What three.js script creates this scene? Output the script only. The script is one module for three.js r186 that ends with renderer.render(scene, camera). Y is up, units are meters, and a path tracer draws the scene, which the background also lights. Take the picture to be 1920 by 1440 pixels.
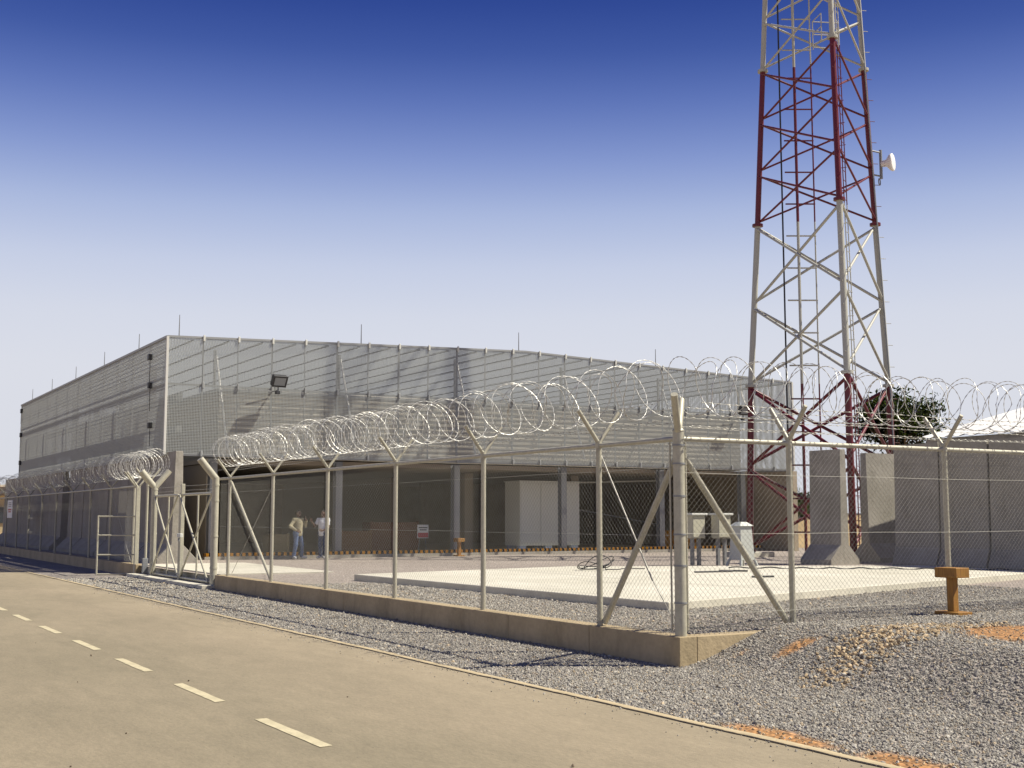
import * as THREE from 'three';
import { mergeGeometries } from 'three/addons/utils/BufferGeometryUtils.js';
import { MarchingCubes } from 'three/addons/objects/MarchingCubes.js';
import { RoundedBoxGeometry } from 'three/addons/geometries/RoundedBoxGeometry.js';

// ---------------------------------------------------------------- camera, sky, sun, exposure
// World: origin at the fence corner on road level; -Z runs along the road, +X into the compound.
const scene = new THREE.Scene();
const camera = new THREE.PerspectiveCamera(34.76, 4 / 3, 0.1, 3000);
camera.position.set(-9.38, 1.8, 11.94);
camera.rotation.order = 'YXZ';
camera.rotation.set(Math.atan(250 / 2300), -THREE.MathUtils.degToRad(30.5), 0);

const renderer = new THREE.WebGLRenderer({ antialias: true });
renderer.toneMapping = THREE.LinearToneMapping;
renderer.toneMappingExposure = 1.5;
renderer.shadowMap.enabled = true;

const lin = c => { c /= 255; return c <= 0.04045 ? c / 12.92 : Math.pow((c + 0.055) / 1.055, 2.4); };
{
  // clear, dusty air: pale lilac at the horizon to deep blue overhead
  const stops = [[-90, 120, 112, 100], [-3, 196, 192, 188], [0, 217, 219, 226], [6.7, 218, 221, 231], [9.2, 212, 217, 231], [11.6, 197, 206, 229], [14.1, 169, 184, 221], [16.5, 132, 152, 206],
    [19, 96, 119, 185], [21.3, 66, 91, 163], [23.6, 47, 72, 147], [30, 38, 60, 132], [50, 34, 53, 122], [90, 32, 49, 114]];
  const W = 64, Hh = 512, d = new Float32Array(W * Hh * 4);
  for (let j = 0; j < Hh; j++) {
    const e = ((j + 0.5) / Hh - 0.5) * 180;
    let k = 0; while (k < stops.length - 2 && stops[k + 1][0] < e) k++;
    const a = stops[k], b = stops[k + 1], t = Math.min(1, Math.max(0, (e - a[0]) / (b[0] - a[0])));
    for (let i = 0; i < W; i++) { const o = (j * W + i) * 4; for (let c = 0; c < 3; c++) d[o + c] = lin(a[c + 1] + (b[c + 1] - a[c + 1]) * t) / 1.5; d[o + 3] = 1; }
  }
  const sky = new THREE.DataTexture(d, W, Hh, THREE.RGBAFormat, THREE.FloatType);
  sky.mapping = THREE.EquirectangularReflectionMapping; sky.magFilter = THREE.LinearFilter; sky.minFilter = THREE.LinearFilter; sky.needsUpdate = true;
  scene.background = sky; scene.environment = sky;
}
const sunDir = new THREE.Vector3(0.8616 * Math.cos(0.905), Math.sin(0.905), 0.5075 * Math.cos(0.905)).normalize();
const sun = new THREE.DirectionalLight(new THREE.Color().setRGB(1, 0.94, 0.8), 4.9);
sun.position.copy(sunDir).multiplyScalar(120).add(new THREE.Vector3(12, 0, -20));
sun.target.position.set(12, 0, -20);
sun.castShadow = true; sun.shadow.mapSize.set(4096, 4096); sun.shadow.radius = 1;
Object.assign(sun.shadow.camera, { left: -60, right: 60, top: 60, bottom: -60, near: 1, far: 300 });
scene.add(sun, sun.target);

// ---------------------------------------------------------------- helpers
function rng(s) { return () => { s |= 0; s = s + 0x6D2B79F5 | 0; let t = Math.imul(s ^ s >>> 15, 1 | s); t = t + Math.imul(t ^ t >>> 7, 61 | t) ^ t; return ((t ^ t >>> 14) >>> 0) / 4294967296; }; }
const V = (x, y, z) => new THREE.Vector3(x, y, z);
const ss = (a, b, x) => { const t = Math.min(1, Math.max(0, (x - a) / (b - a))); return t * t * (3 - 2 * t); };
const mix = (a, b, t) => a + (b - a) * t;
function h2(x, y, s) { let n = Math.imul(x, 374761393) + Math.imul(y, 668265263) + Math.imul(s, 1274126177) | 0; n = Math.imul(n ^ n >>> 13, 1274126177); return ((n ^ n >>> 16) >>> 0) / 4294967296; }
function vn(x, y, s, per) {      // value noise, optionally periodic
  const xi = Math.floor(x), yi = Math.floor(y), fx = x - xi, fy = y - yi, u = fx * fx * (3 - 2 * fx), v = fy * fy * (3 - 2 * fy);
  const w = per ? k => ((k % per) + per) % per : k => k;
  const a = h2(w(xi), w(yi), s), b = h2(w(xi + 1), w(yi), s), c = h2(w(xi), w(yi + 1), s), d = h2(w(xi + 1), w(yi + 1), s);
  return a + (b - a) * u + (c - a) * v + (a - b - c + d) * u * v;
}
function fbm(x, y, s, oct, per) { let t = 0, a = 0.5, n = 0; for (let i = 0; i < oct; i++) { t += a * vn(x, y, s + i, per); n += a; a *= 0.5; x *= 2; y *= 2; if (per) per *= 2; } return t / n; }

function tex(w, h, fn, srgb = true, rep = null) {
  const d = new Uint8Array(w * h * 4);
  for (let j = 0; j < h; j++) for (let i = 0; i < w; i++) { const c = fn(i / w, j / h, i, j), o = (j * w + i) * 4; d[o] = c[0]; d[o + 1] = c[1]; d[o + 2] = c[2]; d[o + 3] = 255; }
  const t = new THREE.DataTexture(d, w, h, THREE.RGBAFormat); t.wrapS = t.wrapT = THREE.RepeatWrapping; t.magFilter = THREE.LinearFilter; t.minFilter = THREE.LinearMipmapLinearFilter; t.generateMipmaps = true;
  if (srgb) t.colorSpace = THREE.SRGBColorSpace; if (rep) t.repeat.set(rep[0], rep[1]); t.needsUpdate = true; return t;
}
const g8 = v => Math.max(0, Math.min(255, v * 255)) | 0;
const SR = v => v <= 0.0031308 ? v * 12.92 : 1.055 * Math.pow(v, 1 / 2.4) - 0.055;   // linear -> sRGB 0..1
const C3 = (r, g, b) => [g8(SR(r)), g8(SR(g)), g8(SR(b))];

function M(r, g, b, rough = 0.8, extra = {}) { const m = new THREE.MeshStandardMaterial({ roughness: rough, metalness: 0, side: THREE.DoubleSide, ...extra }); m.color.setRGB(r, g, b); return m; }

// geometry makers (all non-indexed with position, normal, uv)
const fin = g => { const n = g.index ? g.toNonIndexed() : g; for (const k of Object.keys(n.attributes)) if (!['position', 'normal', 'uv'].includes(k)) n.deleteAttribute(k); return n; };
function box(x0, x1, y0, y1, z0, z1, uvm = 1) {
  const g = new THREE.BoxGeometry(x1 - x0, y1 - y0, z1 - z0); g.translate((x0 + x1) / 2, (y0 + y1) / 2, (z0 + z1) / 2); return boxuv(fin(g), uvm);
}
function rbox(x0, x1, y0, y1, z0, z1, r = 0.01, uvm = 1) {
  const g = new RoundedBoxGeometry(x1 - x0, y1 - y0, z1 - z0, 1, r); g.translate((x0 + x1) / 2, (y0 + y1) / 2, (z0 + z1) / 2); return boxuv(fin(g), uvm);
}
function boxuv(g, s) {            // uv in metres from the dominant axis
  const p = g.attributes.position, n = g.attributes.normal, u = g.attributes.uv;
  for (let i = 0; i < p.count; i++) {
    const ax = Math.abs(n.getX(i)), ay = Math.abs(n.getY(i)), az = Math.abs(n.getZ(i));
    if (ay > ax && ay > az) u.setXY(i, p.getX(i) * s, p.getZ(i) * s); else if (ax > az) u.setXY(i, p.getZ(i) * s, p.getY(i) * s); else u.setXY(i, p.getX(i) * s, p.getY(i) * s);
  }
  return g;
}
function cyl(a, b, r0, r1 = r0, seg = 8, open = false) {
  const d = b.clone().sub(a), L = d.length(), g = new THREE.CylinderGeometry(r1, r0, L, seg, 1, open);
  const u = g.attributes.uv; for (let i = 0; i < u.count; i++) u.setXY(i, u.getX(i) * 6.28 * r0, u.getY(i) * L);
  g.translate(0, L / 2, 0); g.applyQuaternion(new THREE.Quaternion().setFromUnitVectors(V(0, 1, 0), d.normalize())); g.translate(a.x, a.y, a.z); return fin(g);
}
function bar(a, b, w, h, up = V(0, 1, 0)) {     // rectangular bar from a to b
  const d = b.clone().sub(a), L = d.length(); d.normalize(); let s = new THREE.Vector3().crossVectors(d, up); if (s.length() < 1e-3) s = new THREE.Vector3().crossVectors(d, V(1, 0, 0)); s.normalize();
  const u = new THREE.Vector3().crossVectors(s, d), g = new THREE.BoxGeometry(w, h, L);
  g.applyMatrix4(new THREE.Matrix4().makeBasis(s, u, d.clone().negate())); const m = a.clone().add(b).multiplyScalar(0.5); g.translate(m.x, m.y, m.z); return fin(g);
}
function sweep(pts, rad, sides = 3) {            // thin wire along a polyline; rad a number or a function of the point index
  const n = pts.length, pos = [], nor = [], uv = [], rings = []; let N = V(0, 1, 0); const T = new THREE.Vector3(), B = new THREE.Vector3();
  for (let i = 0; i < n; i++) {
    T.subVectors(pts[Math.min(n - 1, i + 1)], pts[Math.max(0, i - 1)]).normalize();
    if (Math.abs(N.dot(T)) > 0.95) N = Math.abs(T.y) < 0.9 ? V(0, 1, 0) : V(1, 0, 0);
    N.addScaledVector(T, -N.dot(T)).normalize(); B.crossVectors(T, N); const r = typeof rad === 'number' ? rad : rad(i), ring = [];
    for (let k = 0; k < sides; k++) { const a = k / sides * 6.2832, c = Math.cos(a), s = Math.sin(a), d = V(N.x * c + B.x * s, N.y * c + B.y * s, N.z * c + B.z * s); ring.push([d, V(pts[i].x + d.x * r, pts[i].y + d.y * r, pts[i].z + d.z * r)]); }
    rings.push(ring);
  }
  const put = q => { pos.push(q[1].x, q[1].y, q[1].z); nor.push(q[0].x, q[0].y, q[0].z); uv.push(0, 0); };
  for (let i = 0; i < n - 1; i++) for (let k = 0; k < sides; k++) { const a = rings[i][k], b = rings[i][(k + 1) % sides], c = rings[i + 1][k], d = rings[i + 1][(k + 1) % sides]; put(a); put(b); put(c); put(b); put(d); put(c); }
  const g = new THREE.BufferGeometry(); g.setAttribute('position', new THREE.Float32BufferAttribute(pos, 3)); g.setAttribute('normal', new THREE.Float32BufferAttribute(nor, 3)); g.setAttribute('uv', new THREE.Float32BufferAttribute(uv, 2)); return g;
}
const used = {};
function numbered(n) { used[n] = (used[n] ?? -1) + 1; return used[n] ? `${n}_${String(used[n]).padStart(3, '0')}` : n; }
function thing(name, label, category, pos = [0, 0, 0], group, kind) {
  const o = new THREE.Group(); o.name = numbered(name); o.position.set(...pos); o.userData = { label, category }; if (group) o.userData.group = group; if (kind) o.userData.kind = kind; scene.add(o); return o;
}
function rootPos(p) { while (p && p.parent && p.parent !== scene) p = p.parent; return p.position; }
// one mesh from world-space geometries, as a part of its thing
function part(name, geos, mat, parent, label) {
  const g = Array.isArray(geos) ? (geos.length > 1 ? mergeGeometries(geos) : geos[0].clone()) : geos.clone();
  const o = rootPos(parent); g.translate(-o.x, -o.y, -o.z);
  const m = new THREE.Mesh(g, mat); m.name = name; m.castShadow = m.receiveShadow = true; if (label) m.userData.label = label; if (['step_pegs', 'ladder_rungs', 'chain_link', 'mesh_screen', 'roof_screen'].includes(name)) m.userData.kind = 'stuff'; parent.add(m); return m;
}
// alike pieces that share one geometry: placed by position (world) under the thing
function piece(name, geo, mat, parent, x, y, z, ry = 0) { const m = new THREE.Mesh(geo, mat); m.name = name; const o = rootPos(parent); m.position.set(x - o.x, y - o.y, z - o.z); m.rotation.y = ry; m.castShadow = m.receiveShadow = true; parent.add(m); return m; }
function single(name, geos, mat, label, category, kind, group) {
  const g = Array.isArray(geos) ? (geos.length > 1 ? mergeGeometries(geos) : geos[0]) : geos;
  const m = new THREE.Mesh(g, mat); m.name = numbered(name); m.castShadow = m.receiveShadow = true; m.userData = { label, category }; if (kind) m.userData.kind = kind; if (group) m.userData.group = group; scene.add(m); return m;
}
function dup(o, dx, dy, dz, label, ry) { const c = o.clone(); c.name = numbered(o.name.replace(/_\d{3}$/, '')); c.userData = { ...o.userData }; if (label) c.userData.label = label; c.position.x += dx; c.position.y += dy; c.position.z += dz; if (ry !== undefined) c.rotation.y = ry; scene.add(c); return c; }

// ---------------------------------------------------------------- materials
const concTex = (s, base, amp) => tex(512, 512, (u, v) => {
  const a = fbm(u * 5, v * 5, s, 5, 5), b = fbm(u * 60, v * 60, s + 9, 2, 60), c = fbm(u * 14, v * 3, s + 20, 3), st = ss(0.62, 0.8, c) * 0.12;
  const k = 1 + (a - 0.5) * amp + (b - 0.5) * amp * 0.5 - st; const pit = h2(u * 512 | 0, v * 512 | 0, s + 5) > 0.9975 ? 0.6 : 1;
  return C3(base[0] * k * pit, base[1] * k * pit, base[2] * k * pit * (0.97 + 0.06 * a));
});
const bumpNoise = tex(512, 512, (u, v) => { const k = g8(0.6 * fbm(u * 40, v * 40, 71, 3, 40) + 0.4 * fbm(u * 8, v * 8, 77, 3, 8)); return [k, k, k]; }, false);
const rep = (t, x, y = x) => { const c = t.clone(); c.repeat.set(x, y); c.needsUpdate = true; return c; };
const WHITE = { r: 1, g: 1, b: 1 };
const mPlinth = M(1, 1, 1, 0.9, { map: rep(concTex(3, [0.40, 0.315, 0.19], 0.4), 0.35), bumpMap: rep(bumpNoise, 1), bumpScale: 0.006 });
const mSlab = M(1, 1, 1, 0.9, { map: rep(concTex(13, [0.56, 0.53, 0.44], 0.34), 0.12), bumpMap: rep(bumpNoise, 0.5), bumpScale: 0.004 });
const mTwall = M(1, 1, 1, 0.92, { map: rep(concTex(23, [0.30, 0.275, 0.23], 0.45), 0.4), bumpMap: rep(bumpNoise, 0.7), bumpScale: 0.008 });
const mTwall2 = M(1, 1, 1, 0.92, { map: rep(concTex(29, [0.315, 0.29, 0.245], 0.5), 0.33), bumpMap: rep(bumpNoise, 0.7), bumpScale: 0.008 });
const galvTex = tex(256, 256, (u, v) => { const a = fbm(u * 10, v * 10, 41, 4, 10), b = fbm(u * 50, v * 50, 47, 2, 50); const k = 0.8 + 0.3 * a + 0.16 * (b - 0.5); return C3(0.46 * k, 0.435 * k, 0.34 * k); });
const mGalv = M(1, 1, 1, 0.5, { map: rep(galvTex, 2), metalness: 0.15 });
const mGate = M(1, 1, 1, 0.45, { map: rep(galvTex, 1.3), metalness: 0.1 });
const mWire = M(0.37, 0.355, 0.31, 0.5, { metalness: 0.2 });
const mRazor = M(0.60, 0.59, 0.55, 0.38, { metalness: 0.35 });
const mMesh = M(0.37, 0.385, 0.375, 0.55, { metalness: 0.1 });
const mMeshFrame = M(0.3, 0.305, 0.3, 0.5, { metalness: 0.2 });
const mSteel = M(0.24, 0.245, 0.25, 0.5, { metalness: 0.25 });
const mPurlin = M(0.2, 0.205, 0.2, 0.6, { metalness: 0.15 });
const mDark = M(0.03, 0.03, 0.032, 0.5);
const mRed = M(0.125, 0.009, 0.014, 0.38), mTowerWhite = M(0.42, 0.41, 0.35, 0.45);
const mBlackCable = M(0.025, 0.025, 0.028, 0.6);
const woodTex = tex(256, 512, (u, v) => { const gr = fbm(u * 26, v * 2.2, 61, 4), k = 0.55 + 0.8 * gr, w = fbm(u * 3, v * 3, 66, 3); return C3(0.30 * k, (0.13 + 0.03 * w) * k, 0.025 * k); });
const mWood = M(1, 1, 1, 0.6, { map: rep(woodTex, 3), bumpMap: rep(bumpNoise, 3), bumpScale: 0.002 });
const corrTex = tex(512, 256, (u, v) => { const a = fbm(u * 6, v * 6, 81, 4, 6), s = fbm(u * 40, v * 2, 83, 3); const k = 0.85 + 0.2 * a + 0.12 * (s - 0.5); return C3(0.36 * k, 0.325 * k, 0.26 * k); });
const mInner = M(1, 1, 1, 0.7, { map: rep(corrTex, 0.15) });
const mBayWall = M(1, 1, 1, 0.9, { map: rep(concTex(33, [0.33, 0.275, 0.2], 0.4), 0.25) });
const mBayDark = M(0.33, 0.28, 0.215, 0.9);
const mWhitePaint = M(0.62, 0.62, 0.56, 0.5);
const mCabinet = M(0.48, 0.46, 0.35, 0.5), mCabinetGrey = M(0.5, 0.52, 0.48, 0.5);
const mYellow = M(0.62, 0.30, 0.03, 0.6);

// ---------------------------------------------------------------- ground
function bankH(x, z) { const n = (fbm(x * 0.7 + 40, z * 0.7 + 40, 91, 3) - 0.5); return 0.45 * ss(-0.1, 1.75, x) + n * 0.09 * ss(-2.2, -0.4, x) * ss(0.15, 1.2, z) + 0.05 * Math.exp(-(((x - 1.5) / 1.5) ** 2 + ((z - 1.75) / 0.55) ** 2)) ; }
function yardH(x, z) { return 0.325 + 0.125 * ss(0.8, 3.2, x) * ss(-4.5, -0.4, z) * (1 - ss(14, 22, x)) + (fbm(x * 0.4 + 9, z * 0.4 + 70, 93, 3) - 0.5) * 0.05 * ss(0.3, 1.5, x); }
const gravTex = (s) => tex(1024, 1024, (u, v) => {
  const a = fbm(u * 130, v * 130, s, 2, 130), b = vn(u * 190, v * 190, s + 3, 190), c = fbm(u * 5, v * 5, s + 7, 4, 5); const k = 0.28 + 0.85 * a * (0.45 + b) + 0.12 * (c - 0.5); const w = h2(u * 170 | 0, v * 170 | 0, s) * 0.1;
  return C3(0.34 * k * (1.04 + w), 0.318 * k * (1 + w * 0.5), 0.285 * k);
});
const gravBump = tex(1024, 1024, (u, v) => { const k = g8(0.7 * vn(u * 120, v * 120, 101, 120) + 0.3 * vn(u * 240, v * 240, 104, 240)); return [k, k, k]; }, false);
const gT = gravTex(111);
const mGravel = M(1, 1, 1, 0.95, { map: rep(gT, 0.22), bumpMap: rep(gravBump, 0.22), bumpScale: 0.035, vertexColors: true });
// soil patches seen in the bank: [x, z, rx, rz, strength]
const soil = [[0.95, 1.0, 0.42, 0.2, 1], [3.3, 2.45, 1.0, 0.95, 1.3], [2.2, 1.95, 1.0, 0.2, 0.6], [-2.2, 4.1, 0.26, 0.8, 1], [-2.15, 5.4, 0.3, 0.55, 0.9], [-2.1, 6.6, 0.35, 0.8, 0.7], [3.1, 2.6, 0.8, 0.35, 0.5], [0.6, 0.35, 0.3, 0.16, 0.5], [1.2, 5.6, 0.8, 0.5, 0.35], [-0.4, 4.0, 0.7, 0.4, 0.25], [2.2, 3.6, 0.9, 0.3, 0.3]];
function soilAt(x, z) { let s = 0; for (const [a, b, rx, rz, k] of soil) s = Math.max(s, k * Math.exp(-(((x - a) / rx) ** 2 + ((z - b) / rz) ** 2))); return Math.min(1, ss(0.3, 0.75, s + (fbm(x * 4, z * 4, 121, 4) - 0.5) * 0.5)); }
function grid(x0, x1, z0, z1, nx, nz, hf, cf, uvs = 1) {
  const p = [], c = [], u = [], idx = [];
  for (let j = 0; j <= nz; j++) for (let i = 0; i <= nx; i++) { const x = mix(x0, x1, i / nx), z = mix(z0, z1, j / nz); p.push(x, hf(x, z), z); u.push(x * uvs, -z * uvs); const k = cf ? cf(x, z) : [1, 1, 1]; c.push(...k); }
  for (let j = 0; j < nz; j++) for (let i = 0; i < nx; i++) { const a = j * (nx + 1) + i, b = a + 1, d = a + nx + 1, e = d + 1; idx.push(a, d, b, b, d, e); }
  const g = new THREE.BufferGeometry(); g.setAttribute('position', new THREE.Float32BufferAttribute(p, 3)); g.setAttribute('uv', new THREE.Float32BufferAttribute(u, 2)); g.setAttribute('color', new THREE.Float32BufferAttribute(c, 3)); g.setIndex(idx); g.computeVertexNormals(); return g;
}
const soilCol = (x, z) => { const s = soilAt(x, z), d = 0.86 + 0.3 * fbm(x * 0.6, z * 0.6, 131, 3); return [mix(d, 1.3, s), mix(d, 0.75, s), mix(d, 0.32, s)]; };
single('gravel_bank', grid(-2.4, 30, 0.0, 26, 340, 300, bankH, soilCol), mGravel, 'grey gravel bank with orange soil patches beside the road', 'gravel', 'structure');
single('gravel_verge', grid(-2.4, 0.04, -70, 0.0, 12, 240, (x, z) => 0.0 + 0.012 * fbm(x * 2, z * 2, 7, 2) - 0.006, (x, z) => { const d = 0.86 + 0.3 * fbm(x * 0.8, z * 0.5, 137, 3); return [d, d, d]; }), mGravel, 'grey gravel strip between the road and the fence plinth', 'gravel', 'structure');
single('yard', grid(0.1, 62, -75, -0.02, 200, 240, yardH, (x, z) => { const d = 1.0 + 0.3 * fbm(x * 0.35, z * 0.35, 139, 3); return [d * 1.03, d, d]; }), mGravel, 'pale gravel yard inside the compound', 'yard', 'structure');
{
  const mSoil = M(1, 1, 1, 1, { map: rep(concTex(43, [0.40, 0.29, 0.17], 0.5), 0.05) });
  const g = new THREE.PlaneGeometry(3000, 3000, 1, 1); g.rotateX(-Math.PI / 2); g.translate(0, -0.12, 0); const u = g.attributes.uv; for (let i = 0; i < u.count; i++) u.setXY(i, u.getX(i) * 3000, u.getY(i) * 3000);
  single('ground', [fin(g)], mSoil, 'dry sandy ground reaching to the horizon', 'ground', 'structure');
}
{ // road
  const rt = tex(1024, 2048, (u, v) => {
    const x = -9 + u * 6.6, z = v * 52; // metres
    const a = fbm(x * 0.55, z * 0.3, 151, 5), b = fbm(x * 7, z * 2.2, 155, 4), f = vn(x * 60, z * 20, 159), f2 = h2(u * 1024 | 0, v * 2048 | 0, 3), wh = Math.exp(-(((x + 4.1) / 0.55) ** 2)) + Math.exp(-(((x + 7.2) / 0.6) ** 2));
    let k = 0.86 + 0.05 * (a - 0.5) + 0.12 * (b - 0.5) + 0.14 * (f - 0.5) + 0.16 * (f2 - 0.5) - 0.05 * wh * (0.4 + b);
    if (f2 > 0.9994) k *= 0.45;
    const dust = ss(0.1, 1.0, a * 0.45 + 0.2 + 0.14 * (b - 0.5) + 0.28 * ss(-6.5, -2.5, x));
    return C3(mix(0.235, 0.36, dust) * k, mix(0.2, 0.295, dust) * k, mix(0.13, 0.2, dust) * k);
  });
  rt.wrapS = rt.wrapT = THREE.ClampToEdgeWrapping;
  const mRoad = M(1, 1, 1, 0.85, { map: rt, bumpMap: rep(bumpNoise, 30, 200), bumpScale: 0.003 });
  // one texture pass per 52 m stretch so that nothing repeats within view
  const stretches = [[-40, 12, false], [-92, -40, true], [12, 60, true]];
  const road = new THREE.Group(); road.name = 'road'; road.userData = { label: 'dusty tan asphalt road with a dashed centre line', category: 'road', kind: 'structure' }; scene.add(road);
  for (const [a, b, fl] of stretches) { const q = grid(-9, -2.4, a, b, 6, 12, () => 0.008, null), pp = q.attributes.position, uu = q.attributes.uv; for (let i = 0; i < pp.count; i++) { let t = (pp.getZ(i) - a) / 52; if (fl) t = 1 - t; uu.setXY(i, (pp.getX(i) + 9) / 6.6, t); } const m = new THREE.Mesh(q, mRoad); m.name = 'road_surface'; m.receiveShadow = true; road.add(m); }
  const R = rng(5);
  const mPaint = M(1, 1, 1, 0.7, { map: rep(concTex(53, [0.48, 0.42, 0.27], 0.6), 1.2) });
  for (let k = -16; k < 7; k++) { // worn painted dashes
    const z0 = 1.16 + k * 2.735, n = 10, pts = []; for (let i = 0; i <= n; i++) pts.push([-5.675 + (R() - 0.5) * 0.009, z0 + 1.51 * i / n + (i % n ? 0 : (R() - 0.5) * 0.06)]); for (let i = n; i >= 0; i--) pts.push([-5.565 + (R() - 0.5) * 0.009, z0 + 1.51 * i / n + (i % n ? 0 : (R() - 0.5) * 0.06)]);
    const s = new THREE.Shape(pts.map(q => new THREE.Vector2(q[0], -q[1]))), sg = new THREE.ShapeGeometry(s); sg.rotateX(-Math.PI / 2); sg.translate(0, 0.0125, 0); part('lane_dash', [fin(sg)], mPaint, road);
  }
  { // thin concrete edging along the gravel
    const mEdge = M(1, 1, 1, 0.9, { map: rep(concTex(57, [0.42, 0.34, 0.21], 0.5), 0.7) }); const gs = [];
    const p2 = [], id = [], N = 700; for (let i = 0; i <= N; i++) { const z = mix(-70, 16, i / N), w = 0.05 + 0.035 * fbm(z * 1.7, 3, 163, 4) + 0.02 * (h2(i, 1, 5) - 0.5), e = 0.03 * (fbm(z * 2.5, 9, 167, 3) - 0.5); p2.push(-2.44 - w / 2 + e, 0.0125, z, -2.44 - w / 2 + e, 0.022, z, -2.39 + e * 1.5, 0.024, z, -2.38 + e * 1.5, -0.02, z); if (i < N) for (let k = 0; k < 3; k++) { const a = i * 4 + k; id.push(a, a + 4, a + 1, a + 1, a + 4, a + 5); } }
    const g2 = new THREE.BufferGeometry(); g2.setAttribute('position', new THREE.Float32BufferAttribute(p2, 3)); g2.setIndex(id); g2.computeVertexNormals(); const uv = new Float32Array(p2.length / 3 * 2); for (let i = 0; i < p2.length / 3; i++) { uv[2 * i] = p2[3 * i]; uv[2 * i + 1] = p2[3 * i + 2]; } g2.setAttribute('uv', new THREE.BufferAttribute(uv, 2)); part('edging', [g2], mEdge, road);
  }
  // a few pebbles lying on the asphalt
  const peb = new THREE.IcosahedronGeometry(1, 0), mp = M(0.12, 0.09, 0.06, 0.9); const im = new THREE.InstancedMesh(peb, mp, 16); const mt = new THREE.Matrix4(), q = new THREE.Quaternion();
  for (let i = 0; i < 16; i++) { const s = 0.006 + 0.009 * R() ** 2; q.setFromEuler(new THREE.Euler(R() * 6, R() * 6, R() * 6)); mt.compose(V(-8.4 + R() * 5.8, 0.01 + s * 0.4, -8 + R() * 13), q, V(s * 1.4, s * 0.7, s)); im.setMatrixAt(i, mt); }
  im.name = 'pebbles'; im.castShadow = true; im.userData = { label: 'dark loose pebbles scattered on the road', category: 'pebbles', kind: 'stuff' }; scene.add(im);
}
{ // loose crushed stone: real pieces where they can be seen
  const R = rng(77), variants = []; for (let k = 0; k < 4; k++) { const g = new THREE.IcosahedronGeometry(1, 0), p = g.attributes.position, mp = {}; for (let i = 0; i < p.count; i++) { const key = [p.getX(i), p.getY(i), p.getZ(i)].map(v => v.toFixed(3)).join(); mp[key] ??= 0.7 + 0.55 * R(); p.setXYZ(i, p.getX(i) * mp[key], p.getY(i) * mp[key], p.getZ(i) * mp[key]); } g.computeVertexNormals(); variants.push(g); }
  const lists = [[], [], [], []], cam = camera.position, fw = V(Math.sin(0.5323), 0, -Math.cos(0.5323));
  const inView = (x, z) => { const dx = x - cam.x, dz = z - cam.z, D = dx * fw.x + dz * fw.z, L = dx * -fw.z + dz * fw.x; return D > 6.5 && Math.abs(L) < D * 0.54 + 1.6 ? D : 0; };
  function scatter(x0, x1, z0, z1, dens, hf, size, tan) {
    const n = (x1 - x0) * (z1 - z0) * dens | 0;
    for (let i = 0; i < n; i++) {
      const x = mix(x0, x1, R()), z = mix(z0, z1, R()), D = inView(x, z); if (!D) continue; const so = tan ? 0 : soilAt(x, z); if (R() < so * 0.93) continue;
      if (D > 17 && R() > 17 / D) continue;
      const s = size * (0.5 + 0.85 * R() ** 1.7 + (R() < 0.02 ? 0.9 : 0)) * (1 + Math.max(0, D - 17) * 0.03); lists[R() * 4 | 0].push([x, hf(x, z) + s * (0.1 + 0.25 * R()), z, s, tan || (so > 0.1 && R() < so * 1.2) ? 1 : 0]);
    }
  }
  scatter(-2.36, 9, 0.02, 10.5, 2300, bankH, 0.0125, 0);
  scatter(-2.36, -0.01, -26, 0.02, 1500, () => 0.0, 0.0125, 0);
  scatter(-3.0, -2.4, -20, 9, 26, () => 0.01, 0.008, 0); scatter(-2.62, -2.42, -20, 9, 90, () => 0.01, 0.009, 0);
  scatter(0.27, 13, -14, -0.1, 1100, yardH, 0.013, 0);
  for (let i = 0; i < 1500; i++) { const a = R() * 6.283, r = Math.sqrt(-Math.log(1 - R() * 0.93)), x = 1.5 + Math.cos(a) * r * 1.05, z = 1.85 - 0.24 * Math.cos(a) * r + Math.sin(a) * r * 0.34; const s = 0.014 + 0.02 * R() ** 2; lists[i % 4].push([x, bankH(x, z) + s * 0.35, z, s, 1]); }
  for (let i = 0; i < 900; i++) { const x = 2.9 + (R() + R() - 1) * 1.3, z = 1.45 + (R() + R() - 1) * 0.42; const s = 0.013 + 0.02 * R() ** 2; lists[i % 4].push([x, bankH(x, z) + s * 0.3, z, s, 1]); }
  const mt = new THREE.Matrix4(), q = new THREE.Quaternion(), col = new THREE.Color(), mStone = M(1, 1, 1, 0.9);
  lists.forEach((L, k) => { const im = new THREE.InstancedMesh(variants[k], mStone, L.length); L.forEach(([x, y, z, s, t], i) => {
    q.setFromEuler(new THREE.Euler(R() * 6, R() * 6, R() * 6)); mt.compose(V(x, y, z), q, V(s * (0.8 + 0.5 * R()), s * (0.6 + 0.4 * R()), s)); im.setMatrixAt(i, mt);
    const v = 0.17 + 0.27 * R() ** 1.2; if (t && R() < 0.75) col.setRGB(v * 1.35, v * 1.02, v * 0.62); else if (R() < 0.08) col.setRGB(v * 1.25, v * 1.0, v * 0.68); else col.setRGB(v * 1.06, v * 0.985, v * 0.85); im.setColorAt(i, col); });
    im.name = k ? `gravel_${String(k).padStart(3, '0')}` : 'gravel'; im.castShadow = im.receiveShadow = true; im.userData = { label: 'loose grey crushed stone spread round the fence corner', category: 'gravel', kind: 'stuff', group: 'loose gravel' }; scene.add(im); console.log('stones', L.length); });
}

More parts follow.
